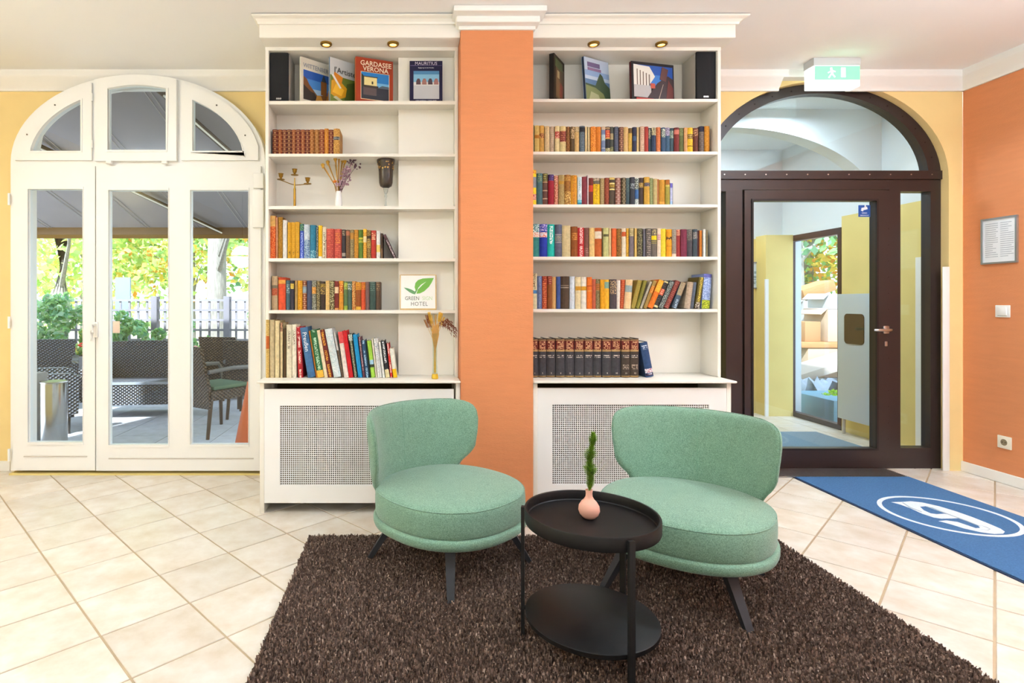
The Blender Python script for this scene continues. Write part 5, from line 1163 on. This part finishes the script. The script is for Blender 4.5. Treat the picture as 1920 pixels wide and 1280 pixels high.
# silver letterbox cabinet on the right vestibule wall
t = root('letterbox_cabinet', (4.15, 5.25, .15), 'pale silver wall cabinet with dark rounded window in vestibule', 'cabinet')
box('body', 4.085, VXR-.0005, 5.03, 5.42, .15, 1.33, mat('pale silver sheet', 'c8d2d8', .4, .2), t, bev=.004)
hx0, hx1, hz0, hz1 = 5.1, 5.33, .865, 1.145; rr_ = .035
pts = []
for cx_, cz_, a0 in ((hx1-rr_, hz1-rr_, 0), (hx0+rr_, hz1-rr_, 90), (hx0+rr_, hz0+rr_, 180), (hx1-rr_, hz0+rr_, 270)):
    pts += [(cx_+rr_*math.cos(R(a0+15*i)), cz_+rr_*math.sin(R(a0+15*i))) for i in range(7)]
G().poly(pts, [], 4.079, 4.086, 'yz').build('dark_window', mat('smoked glass', '3c3420', .12, spec=.6), t)
G().tube([(4.13, 5.40, .001), (4.13, 5.40, .152)], .014, 8).build('foot', M_steel, t)
tag(box('door_mat', 2.9, 3.9, 4.5, 5.45, .0005, .008, mat('grey blue mat', '7c94a4', .95, var=.4, vscale=150)), 'grey blue foot mat on vestibule floor', 'mat')
# fire extinguisher and its sign
d = VY1-.09; x = PX(1351.5, d); 
t = root('fire_extinguisher', (x, d, PZ(672, d)), 'red fire extinguisher seen through gap beside right bookcase', 'extinguisher'); M_red = mat('extinguisher red', 'c42428', .3)
zb_ = PZ(672, d); G().lathe([(.06, 0), (.07, .01), (.07, .28), (.055, .33), (.02, .36), (.02, .38), (0, .38)], (x, d, zb_), 20).build('cylinder', M_red, t, smooth=True)
G().lathe([(.0705, .11), (.0712, .112), (.0712, .22), (.0705, .222)], (x, d, zb_), 20).build('label_band', M_whitew, t); box('valve', x-.015, x+.05, d-.012, d+.012, zb_+.378, zb_+.41, M_black, t)
box('wall_bracket', x-.02, x+.02, d+.068, VY1-.0005, zb_+.1, zb_+.3, M_black, t)
tag(box('fire_sign', x-.08, x+.08, VY1-.006, VY1-.001, PZ(552, d), PZ(532, d), M_red), 'small red fire equipment sign above extinguisher', 'sign')

# ------------------------------------------------------------------ terrace
TZ = -.05
struct(box('ground', -40, 40, WY+.2, 60, TZ-.2, TZ-.03, mat('garden ground', '8c8870', .95, var=.4, vscale=1)))
tf = struct(box('floor_terrace', -7.2, 1.25, WY+.21, 8.9, TZ-.03, TZ-.004, mat('terrace joint', '6c6c6c', .95)))
M_slab = mat('grey terrace slab', 'c0c6d0', .8, var=.2, vscale=9, rand=.12)
lay_tiles(tf, -7.2, 1.25, WY+.21, 8.9, .5, .5, .13, .02, R(0), .008, TZ, .004, M_slab)
struct(box('sill_terrace', d1c-1.0, d1c+1.0, WY+.201, WY+.209, -.1, -.001, mat('sill stone', 'b4b0ac', .8)))

# awning
aw = root('awning', (-2.6, 5.9, 2.1), 'grey brown fabric awning sloping over the terrace', 'awning')
AX0, AX1, AY0, AZ0, AY1, AZ1 = -6.6, -.2, 4.42, 3.02, 7.4, 2.22
M_aw = mat('awning cloth', '8a8488', .9, var=.08, vscale=4)
n = 10
for i in range(n):
    xa, xb = AX0+(AX1-AX0)*i/n, AX0+(AX1-AX0)*(i+1)/n
    G().add([(xa, AY0, AZ0), (xb, AY0, AZ0), (xb, AY1, AZ1), (xa, AY1, AZ1), (xa, AY0, AZ0+.004), (xb, AY0, AZ0+.004), (xb, AY1, AZ1+.004), (xa, AY1, AZ1+.004)], [(0, 1, 2, 3), (7, 6, 5, 4), (0, 4, 5, 1), (1, 5, 6, 2), (2, 6, 7, 3), (3, 7, 4, 0)]).build('fabric_panel', M_aw, aw)
    for dx in (.0, .05):
        G().tube([(xb-dx, AY0+.02, AZ0-.009), (xb-dx, AY1, AZ1-.004)], .005, 4).build('seam', mat('awning seam', 'b0aaac', .9), aw)
box('front_bar', AX0, AX1, AY1-.02, AY1+.06, AZ1-.09, AZ1+.02, mat('bronze bar', '6c4c20', .5), aw, bev=.01)
box('valance', AX0, AX1, AY1-.012, AY1-.004, PZ(447, AY1), AZ1-.05, mat('ochre valance', '7c5a24', .9), aw)
for x0_, x1_ in ((-3.9, -2.5), (-2.0, -1.2), (-5.9, -5.0)):
    G().tube([(x0_, AY0+.08, AZ0-.08), ((x0_+x1_)/2, (AY0+AY1)/2, (AZ0+AZ1)/2-.06), (x1_, AY1-.03, AZ1-.04)], .028, 8).build('arm', mat('bronze arm', '4c3824', .5), aw, smooth=True)
    G().tube([(x0_+.03, AY0+.1, AZ0-.12), (x1_+.05, AY1-.05, AZ1-.07)], .009, 6).build('strut', M_whitew, aw)

def wicker(name, hexa, hexb):
    if name in MATS: return MATS[name]
    m = mat(name, hexa, .5, spec=.5); nt = m.node_tree; p = nt.nodes['Principled BSDF']
    tc = nt.nodes.new('ShaderNodeTexCoord'); mp = nt.nodes.new('ShaderNodeMapping'); mp.inputs['Rotation'].default_value = (R(0), R(0), R(0))
    nt.links.new(tc.outputs['Object'], mp.inputs[0])
    sp = nt.nodes.new('ShaderNodeSeparateXYZ'); nt.links.new(mp.outputs[0], sp.inputs[0])
    def M2(op, a, b):
        q = nt.nodes.new('ShaderNodeMath'); q.operation = op
        for i, v in enumerate((a, b)):
            if isinstance(v, (int, float)): q.inputs[i].default_value = v
            else: nt.links.new(v, q.inputs[i])
        return q.outputs[0]
    xy = M2('ADD', sp.outputs[0], sp.outputs[1])
    s1 = M2('SINE', M2('MULTIPLY', xy, 2*PI/.046), 0); s2 = M2('SINE', M2('MULTIPLY', sp.outputs[2], 2*PI/.034), 0)
    pr = M2('MULTIPLY', s1, s2)
    mr = nt.nodes.new('ShaderNodeMapRange'); mr.inputs[1].default_value = .2; mr.inputs[2].default_value = .8; nt.links.new(pr, mr.inputs[0])
    mx = nt.nodes.new('ShaderNodeMix'); mx.data_type = 'RGBA'; nt.links.new(mr.outputs[0], mx.inputs[0]); mx.inputs[6].default_value = lin(hexa); mx.inputs[7].default_value = lin(hexb)
    nt.links.new(mx.outputs[2], p.inputs['Base Color'])
    b = nt.nodes.new('ShaderNodeBump'); b.inputs['Strength'].default_value = .8; b.inputs['Distance'].default_value = .006; nt.links.new(pr, b.inputs['Height']); nt.links.new(b.outputs[0], p.inputs['Normal'])
    return m
M_wb = wicker('blue black wicker', '1c2028', '7c8696'); M_wbr = wicker('brown wicker', '33261c', '7c664e')
M_cush = mat('green seat pad', '5c7c68', .9)
def settee(wd, label, group):
    """faces -y"""
    t = root('wicker_settee', (0, 0, 0), label, 'settee', group)
    G().poly([(-wd/2+.02, .16), (wd/2-.02, .16), (wd/2, .40), (-wd/2, .40)], [], -.33, .30).build('seat', M_wb, t, local=True)
    box('seat_edge', -wd/2+.04, wd/2-.04, -.34, -.3, .385, .41, mat('blue grey rim', '8c96a4', .5), t, local=True)
    g = G(); v = []
    n = 12
    for k, (z, y, f) in enumerate(((.38, .24, .0), (.6, .29, .01), (.82, .33, .02))):
        for th in (0, .045):
            for i in range(n+1):
                a = -1+2*i/n; v.append((a*(wd/2-.02+f), y+th-.05*a*a, z+(.012*(1-a*a) if k == 2 else 0)))
    w_ = n+1; f = []
    for k in range(2):
        for i in range(n):
            A = k*2*w_; f += [(A+i, A+i+1, A+2*w_+i+1, A+2*w_+i), (A+w_+i+1, A+w_+i, A+3*w_+i, A+3*w_+i+1)]
    for i in range(n): f += [(4*w_+i, 4*w_+i+1, 5*w_+i+1, 5*w_+i), (w_+i, w_+i+1, i+1, i)]
    for k in range(2): A = k*2*w_; f += [(A, A+2*w_, A+3*w_, A+w_), (A+n, A+w_+n, A+3*w_+n, A+2*w_+n)]
    g.add(v, f).build('backrest', M_wb, t, local=True, smooth=True)
    for s in (-1, 1):
        G().poly([(-.36, .2), (.2, .16), (.3, .42), (.26, .62), (-.3, .60), (-.38, .57)], [], s*(wd/2-.0)-.035, s*(wd/2)+.035, 'yz').build('arm', M_wb, t, local=True)
    for sx in (-1, 1):
        for y in (-.28, .25): G().tube([(sx*(wd/2-.05), y, .2), (sx*(wd/2-.03), y, 0)], [.022, .016], 8).build('leg', mat('dark leg', '2c2a2c', .5), t, local=True)
    return t
SG = 'wicker settees on the terrace'
s1 = settee(.95, 'dark wicker settee facing the middle pane of terrace door', SG); s1.location = (-3.16, 6.62, TZ); s1.rotation_euler = (0, 0, R(6))
s2 = settee(1.3, 'dark wicker settee at far left of the terrace', SG); s2.location = (-4.75, 6.75, TZ); s2.rotation_euler = (0, 0, R(30))
s3 = settee(.62, 'dark wicker armchair behind the steel ash bin', SG); s3.location = (-3.78, 5.68, TZ); s3.rotation_euler = (0, 0, R(125)); s3.name = 'wicker_armchair'; s3['category'] = 'armchair'
tag(G().box(-.27, .27, -.3, .24, 0, .05, bev=.02).build('seat_cushion', M_cush, local=True, smooth=True), 'dark green pad on armchair behind steel ash bin', 'cushion')
o = bpy.data.objects['seat_cushion.002'] if 'seat_cushion.002' in bpy.data.objects else None
pads = [q for q in bpy.data.objects if q.name.startswith('seat_cushion') and q.parent is None]
pads[0].location = (-3.78, 5.68, TZ+.412); pads[0].rotation_euler = (0, 0, R(125))
def dining_chair(label):
    t = root('wicker_chair', (0, 0, 0), label, 'chair', 'brown wicker chairs on the terrace')
    g = G().box(-.25, .25, -.24, .24, .36, .45); g.build('seat', M_wbr, t, local=True)
    v = []
    for z, y in ((.28, .22), (.5, .24), (.88, .33)):
        v += [(-.24, y, z), (.24, y, z), (.24, y+.035, z), (-.24, y+.035, z)]
    f = [(0, 3, 2, 1), (8, 9, 10, 11)]+[(k*4+i, k*4+(i+1) % 4, k*4+4+(i+1) % 4, k*4+4+i) for k in range(2) for i in range(4)]
    G().add(v, f).build('backrest', M_wbr, t, local=True)
    for s in (-1, 1):
        G().tube([(s*.26, .28, .64), (s*.27, 0, .66), (s*.27, -.22, .65), (s*.265, -.25, .60), (s*.255, -.245, .3)], .02, 8).build('arm', mat('grey arm strap', '6c6c70', .5), t, local=True, smooth=True)
        for y, y2 in ((-.21, -.23), (.22, .27)): G().tube([(s*.22, y, .38), (s*.235, y2, 0)], [.022, .017], 8).build('leg', mat('brown leg', '4c3828', .6), t, local=True)
    return t
k1 = dining_chair('brown wicker chair with its back to the right pane'); k1.location = (-1.96, 5.72, TZ); k1.rotation_euler = (0, 0, R(145))
k2 = copy_tree(k1); k2['label'] = 'second brown wicker chair further out behind right pane'; k2.location = (-1.8, 6.55, TZ); k2.rotation_euler = (0, 0, R(180))
k3 = copy_tree(k1); k3['label'] = 'brown wicker chair farthest back behind right pane'; k3.location = (-2.28, 7.2, TZ); k3.rotation_euler = (0, 0, R(170))
tag(G().box(-.23, .23, -.22, .2, 0, .04, bev=.018).build('seat_pad', M_cush, local=True, smooth=True), 'grey green seat pad on nearest brown wicker chair', 'cushion')
q = bpy.data.objects['seat_pad']; q.location = (-1.96, 5.72, TZ+.452); q.rotation_euler = (0, 0, R(145))

t = root('ash_bin', (PX(101, 5.0), 5.0, TZ), 'tall brushed steel cylinder ash bin outside left pane', 'bin'); bx = PX(101, 5.0)
zt_ = PZ(714, 5.0)
G().lathe([(.104, 0), (.106, .004), (.106, zt_-TZ-.02), (.108, zt_-TZ-.018), (.108, zt_-TZ), (.098, zt_-TZ), (.096, zt_-TZ-.06), (0, zt_-TZ-.06)], (bx, 5.0, TZ), 36).build('cylinder', mat('bright steel', 'd0d0d0', .22, 1.), t, smooth=True)
G().lathe([(.109, zt_-TZ-.012), (.1115, zt_-TZ-.006), (.109, zt_-TZ)], (bx, 5.0, TZ), 36).build('rim', M_steel, t, smooth=True)
tag(box('stone_bollard', PX(52, 5.05), PX(76, 5.05), 4.95, 5.15, TZ, PZ(699, 5.05), mat('grey stone', 'a8a8a8', .8, var=.15, vscale=20), bev=.006), 'grey stone block standing left of steel ash bin', 'stone block')
t = root('orange_cone', (-1.335, 4.72, TZ), 'orange cone just outside the right pane', 'cone'); M_oc = mat('cone orange', 'd86420', .5)
G().lathe([(.145, .03), (.03, .62), (.028, .64), (0, .64)], (-1.335, 4.72, TZ), 24).build('cone_body', M_oc, t, smooth=True); box('base_plate', -1.5, -1.17, 4.555, 4.885, TZ+.0005, TZ+.03, M_oc, t, bev=.006)

# ------------------------------------------------------------------ trellis, planting, trees
FY_ = 8.6
fe = root('trellis_fence', (-4.2, FY_, TZ), 'grey wooden trellis fence behind the terrace', 'fence')
M_tre = mat('weathered trellis wood', '80808a', .85, var=.2, vscale=20, rand=.15)
sl = None
FX0, FX1 = -6.7, -1.6
nz_ = 7
for i in range(int((FX1-FX0)/.135)):
    x = FX0+i*.135
    if sl is None: sl = box('slat', x-.016, x+.016, FY_-.008, FY_+.008, .35, 1.29, M_tre, fe)
    else: o = link('slat', sl.data, fe); o.location = (x-FX0, 0, 0)
sl = None
for j in range(nz_):
    z = .38+j*.15
    o = box('rail', FX0-.05, FX1, FY_-.024, FY_-.009, z-.016, z+.016, M_tre, fe)
for px in (20, 117, 292, 427, 490): x = PX(px, FY_); box('post', x-.045, x+.045, FY_-.07, FY_+.05, TZ, 1.34, mat('grey post', '70707a', .85), fe, bev=.006)

def leaf_mesh(n, center, rad, size, seed, cols, matname, shell=.55):
    rs = np.random.RandomState(seed)
    dirs = rs.randn(n, 3); dirs /= np.linalg.norm(dirs, axis=1)[:, None]
    rr2 = (shell+(1-shell)*rs.rand(n))**.7
    # clumps
    nc = max(6, n//60); cd = rs.randn(nc, 3); cd /= np.linalg.norm(cd, axis=1)[:, None]; cr_ = .35+.6*rs.rand(nc)
    pick = rs.randint(0, nc, n); P = cd[pick]*cr_[pick][:, None]+dirs*.28*rr2[:, None]
    P = P*np.array(rad)+np.array(center)
    a = rs.randn(n, 3); a /= np.linalg.norm(a, axis=1)[:, None]; b = np.cross(a, rs.randn(n, 3)); b /= np.linalg.norm(b, axis=1)[:, None]
    s = size*(.6+.8*rs.rand(n))[:, None]
    q = np.stack([P-a*s*.5, P+b*s*.28, P+a*s*.5, P-b*s*.28], 1)
    me = bpy.data.meshes.new('leaves'); me.vertices.add(n*4); me.vertices.foreach_set('co', q.ravel()); me.loops.add(n*4); me.loops.foreach_set('vertex_index', np.arange(n*4)); me.polygons.add(n); me.polygons.foreach_set('loop_start', np.arange(n)*4); me.update(calc_edges=True)
    ca = me.color_attributes.new('tuft', 'FLOAT_COLOR', 'POINT'); pal = np.array([lin(c_) for c_ in cols]); ca.data.foreach_set('color', np.repeat(pal[rs.randint(0, len(cols), n)], 4, 0).ravel())
    if matname not in MATS:
        m = bpy.data.materials.new(matname); m.use_nodes = True; nt = m.node_tree; MATS[matname] = m
        at = nt.nodes.new('ShaderNodeVertexColor'); at.layer_name = 'tuft'; p = nt.nodes['Principled BSDF']; p.inputs['Roughness'].default_value = .6; nt.links.new(at.outputs[0], p.inputs['Base Color'])
        tr = nt.nodes.new('ShaderNodeBsdfTranslucent'); nt.links.new(at.outputs[0], tr.inputs[0]); mx = nt.nodes.new('ShaderNodeMixShader'); mx.inputs[0].default_value = .5
        nt.links.new(p.outputs[0], mx.inputs[1]); nt.links.new(tr.outputs[0], mx.inputs[2]); nt.links.new(mx.outputs[0], nt.nodes['Material Output'].inputs[0])
    me.materials.append(MATS[matname]); return me
LG = ['b4d478', 'cce08c', 'e4e484', '98c468', 'ecdc84', 'd8eaa4', 'bcdc98']; DG = ['74ac68', '90c47c', '64a078', '9ccc84', '88bc98', 'b0d8a8']; AU = ['e8a040', 'd8b848', 'a8b848', '6c9c5c', 'e8c458', '8cc07c']
M_bark = mat('grey bark', '8c8a84', .95, var=.5, vscale=14, bump=.8, bscale=30, stretch=(3, 3, .5))
def tree(x, y, r_, h, crown, n, size, seed, cols, label, bend=0., group='trees behind the terrace', branches=4):
    t = root('tree', (x, y, TZ), label, 'tree', group)
    G().tube([(x, y, TZ), (x+bend*.3, y, h*.3), (x+bend*.5, y, h*.55), (x+bend, y, h)], [r_*1.25, r_, r_*.95, r_*.6], 14).build('trunk', M_bark, t, smooth=True)
    rr = random.Random(seed)
    for i in range(branches):
        z = h*rr.uniform(.3, .75); a = rr.uniform(0, 2*PI); l = rr.uniform(1., 2.)
        G().tube([(x+bend*z/h, y, z), (x+bend+math.cos(a)*l*.5, y+math.sin(a)*l*.5, z+l*.45), (x+bend+math.cos(a)*l, y+math.sin(a)*l, z+l*.7)], [r_*.35, r_*.2, r_*.08], 7).build('branch', M_bark, t, smooth=True)
    cc, rad = crown
    tag(link('foliage', leaf_mesh(n, (cc[0]-x, cc[1]-y, cc[2]-TZ), rad, size, seed, cols, 'leaf green'), t), kind='stuff')
    return t
tree(PX(405, 10.2), 10.2, .165, 5.5, ((-3.2, 10.9, 4.2), (2.3, 1.3, 2.6)), 3400, .16, 1, LG, 'thick straight tree trunk behind right pane of terrace door', .05)
tree(PX(106, 11.), 11., .15, 4.5, ((-6.6, 11.6, 2.9), (2.2, 1.5, 2.2)), 3400, .16, 2, LG, 'curved tree trunk with bright leaves behind left pane', .25)
tree(-5.1, 13.2, .08, 4, ((-5.3, 13., 2.7), (2.2, 1.6, 1.9)), 3200, .17, 3, LG+AU, 'slender yellow green tree behind middle pane')
tree(-8.6, 15, .12, 4, ((-8.6, 15, 2.6), (2.8, 2, 2.4)), 3200, .2, 5, LG, 'light green tree farthest left beyond the trellis')
tree(-3.2, 15, .07, 4, ((-3.6, 14.5, 2.1), (1.7, 1.5, 1.5)), 1500, .18, 6, LG+DG, 'pale leafy tree far behind the right trunk')
def shrub(x, y, z0_, rad, n, seed, cols, label, size=.09, group='shrubs along the trellis'):
    t = root('shrub', (x, y, TZ), label, 'shrub', group)
    rr = random.Random(seed)
    for i in range(5): a = rr.uniform(0, 2*PI); G().tube([(x+.04*math.cos(a), y+.04*math.sin(a), TZ), (x+rad[0]*.5*math.cos(a), y+rad[1]*.5*math.sin(a), z0_)], [.012, .006], 5).build('stem', M_bark, t)
    tag(link('foliage', leaf_mesh(n, (0, 0, z0_-TZ), rad, size, seed, cols, 'leaf green'), t), kind='stuff')
shrub(PX(92, 8.1), 8.1, .95, (.55, .25, .5), 1300, 21, DG+['c8dcc0', 'a8d0b8'], 'pale green shrub in front of trellis behind left pane')
shrub(PX(250, 8.2), 8.2, .78, (.42, .2, .32), 700, 22, DG, 'dark green shrub by trellis behind middle pane')
shrub(PX(375, 8.35), 8.35, .72, (.22, .18, .3), 380, 23, DG, 'small dark shrub by trellis behind right pane')
shrub(PX(172, 8.25), 8.25, .8, (.2, .18, .4), 500, 24, DG+LG, 'leafy shrub at trellis hidden by door mullion')
# planter trough with flowers
tr_ = root('flower_trough', (-4.3, 7.75, TZ), 'long grey flower trough in front of the trellis', 'planter')
box('trough', -6.4, -2.0, 7.6, 7.9, TZ+.0005, .52, mat('grey trough', '9c9ca0', .8), tr_, bev=.01); box('soil', -6.37, -2.03, 7.63, 7.87, .5, .525, mat('dark soil', '4c3c30', .95), tr_)
rr = random.Random(31)
for i in range(22):
    x = -6.3+i*.195+rr.uniform(-.04, .04)
    t = root('flower_plant', (x, 7.75, .525), '%s flowering plant, %s from left in terrace flower trough' % (['red', 'white', 'pink'][i % 3], ordinal(i)), 'plant', 'flowers in the trough, %s' % ['red', 'white', 'pink'][i % 3])
    tag(link('leaves', leaf_mesh(90, (0, 0, .07), (.12, .1, .09), .06, 40+i, DG+LG, 'leaf green'), t), kind='stuff')
    for q in range(4): G().lathe([(0, -.012), (.02, -.004), (.024, .004), (.012, .012), (0, .014)], (x+rr.uniform(-.09, .09), 7.7+rr.uniform(-.05, .06), .61+rr.uniform(0, .08)), 7).build('blossom', mat(['flower red', 'flower white', 'flower pink'][i % 3], ['e03c30', 'f4eee8', 'f0a8b0'][i % 3], .7), t, smooth=True)
# pale parasol or sign plate far behind the trellis
tag(box('grey_board', PX(216, 9.4), PX(244, 9.4), 9.4, 9.43, TZ, PZ(520, 9.4), mat('pale blue grey board', '7890a8', .7)), 'pale blue grey board beyond trellis behind middle pane', 'board')

# ------------------------------------------------------------------ street side: planter, skip and bulky waste
M_tb = mat('teal grey metal', '5c8ca0', .6, var=.1)
t = root('street_planter', (4.85, 6.35, TZ), 'teal grey planter box just outside the glass outer door', 'planter')
box('box', 4.52, 5.35, 6.05, 6.75, TZ, .2, M_tb, t, bev=.01); tag(link('moss', leaf_mesh(350, (.1, .05, .27), (.34, .28, .035), .05, 61, ['a8d040', '8cc040', 'c8dc58'], 'leaf green'), t), kind='stuff')
t = root('pallet_stack', (5.9, 8.1, TZ), 'low stack of grey pallets under the rubbish pile', 'pallets')
M_sk = mat('grey pallet wood', '9ca4a8', .8)
for k in range(2):
    z_ = TZ+.13*k
    for q in range(3): box('bearer', 4.9, 6.9, 7.2+q*.85, 7.3+q*.85, z_+.0005, z_+.1, M_sk, t)
    for q in range(12): box('deck_board', 4.9+q*.168, 5.03+q*.168, 7.2, 9.0, z_+.1005, z_+.125, M_sk, t)
M_cb = mat('pale cardboard', 'b09880', .9, var=.1, vscale=6); M_wd = mat('raw wood board', 'a8754c', .8, var=.3, vscale=10, stretch=(1, 8, 8)); M_sheet = mat('white sheet', 'b4b8bc', .7)
def prop(name, x0, x1, y0, y1, z0_, z1_, ry, rz, m, label, cat, flap=True):
    cx_, cy_ = (x0+x1)/2, (y0+y1)/2; t = root(name, (cx_, cy_, z0_), label, cat); hx, hy, hz = (x1-x0)/2, (y1-y0)/2, z1_-z0_
    t.rotation_euler = (0, R(ry), R(rz))
    box('body', -hx, hx, -hy, hy, 0, hz, m, t, bev=.006, local=True)
    if flap: G().obox((-hx-.05, 0, hz-.03), .12, hy*1.9, .008, Matrix.Rotation(R(-40), 3, 'Y')).build('flap', m, t, local=True); box('tape', -.025, .025, -hy-.001, hy+.001, hz-.05, hz+.001, mat('parcel tape', 'c8b8a0', .4), t, local=True)
P0 = TZ+.256
prop('pale_board', 4.95, 6.0, 7.25, 7.75, P0+.16, P0+.26, -17, 0, mat('pale grey board', 'a89c90', .8), 'pale thick board lying tilted on the rubbish pile', 'board', False)
prop('support_carton', 5.5, 6.5, 7.84, 8.35, P0, .62, 0, 0, M_cb, 'beige carton at the bottom of rubbish pile', 'box', False)
prop('timber_board', 5.4, 6.5, 7.82, 8.36, .622, .70, 0, 0, M_wd, 'brown timber board under the cardboard boxes', 'board', False)
prop('cardboard_box', 5.76, 6.4, 7.86, 8.3, .702, 1.15, 0, 4, M_cb, 'largest beige cardboard box on rubbish pile', 'box')
prop('drawer_box', 5.5, 5.72, 7.9, 8.25, .702, .98, 0, 0, mat('brown drawer', '9c7450', .8), 'brown drawer beside the largest beige box', 'box', False)
prop('white_box', 5.78, 6.3, 7.9, 8.26, 1.17, 1.36, 0, 10, M_sheet, 'white carton lying on top of largest beige box', 'box')
prop('tall_carton', 5.9, 6.75, 8.5, 8.95, P0, 1.27, 0, 0, mat('light grey carton', 'a4a4a4', .9), 'tall light grey carton at the back of rubbish pile', 'box')
prop('wood_crate', 5.95, 6.45, 8.55, 8.9, 1.36, 1.52, -18, 0, M_wd, 'tilted orange wood crate at top of rubbish pile', 'crate', False)
def sheet(cx_, cy_, cz_, sx, sy, seed, label, hexc):
    rs = np.random.RandomState(seed); n = 12; v = []
    for i in range(n+1):
        for j in range(n+1): v.append((cx_+sx*(i/n-.5), cy_+sy*(j/n-.5), cz_+.09*math.sin(i*1.3+seed)*math.cos(j*.9)+.05*rs.randn()*.6))
    f = [(i*(n+1)+j, (i+1)*(n+1)+j, (i+1)*(n+1)+j+1, i*(n+1)+j+1) for i in range(n) for j in range(n)]
    k = len(v); v += [(a, b, c_-.006) for a, b, c_ in v]; f += [tuple(q+k for q in reversed(p)) for p in f]
    tag(mesh('crumpled_sheet', v, f, mat('sheet '+hexc, hexc, .5), smooth='all'), label, 'sheet')
sheet(5.15, 6.98, .22, .7, .28, 1, 'crumpled white plastic sheet at front of rubbish pile', 'a8b4c0'); sheet(5.2, 6.95, .03, .8, .3, 2, 'crumpled blue grey plastic sheet under the white one', '788c9c')
SGp = 'trees on the street side'
tree(8.2, 12.2, .26, 5, ((8.6, 12.6, 4.0), (2.4, 1.6, 1.9)), 2600, .2, 71, DG, 'street tree with dark trunk seen through outer glass door', -.1, SGp)
tree(10.2, 14.5, .12, 4, ((9.9, 14.2, 2.6), (2.2, 1.5, 1.4)), 2200, .18, 72, AU, 'autumn coloured tree seen through outer glass door', 0, SGp)
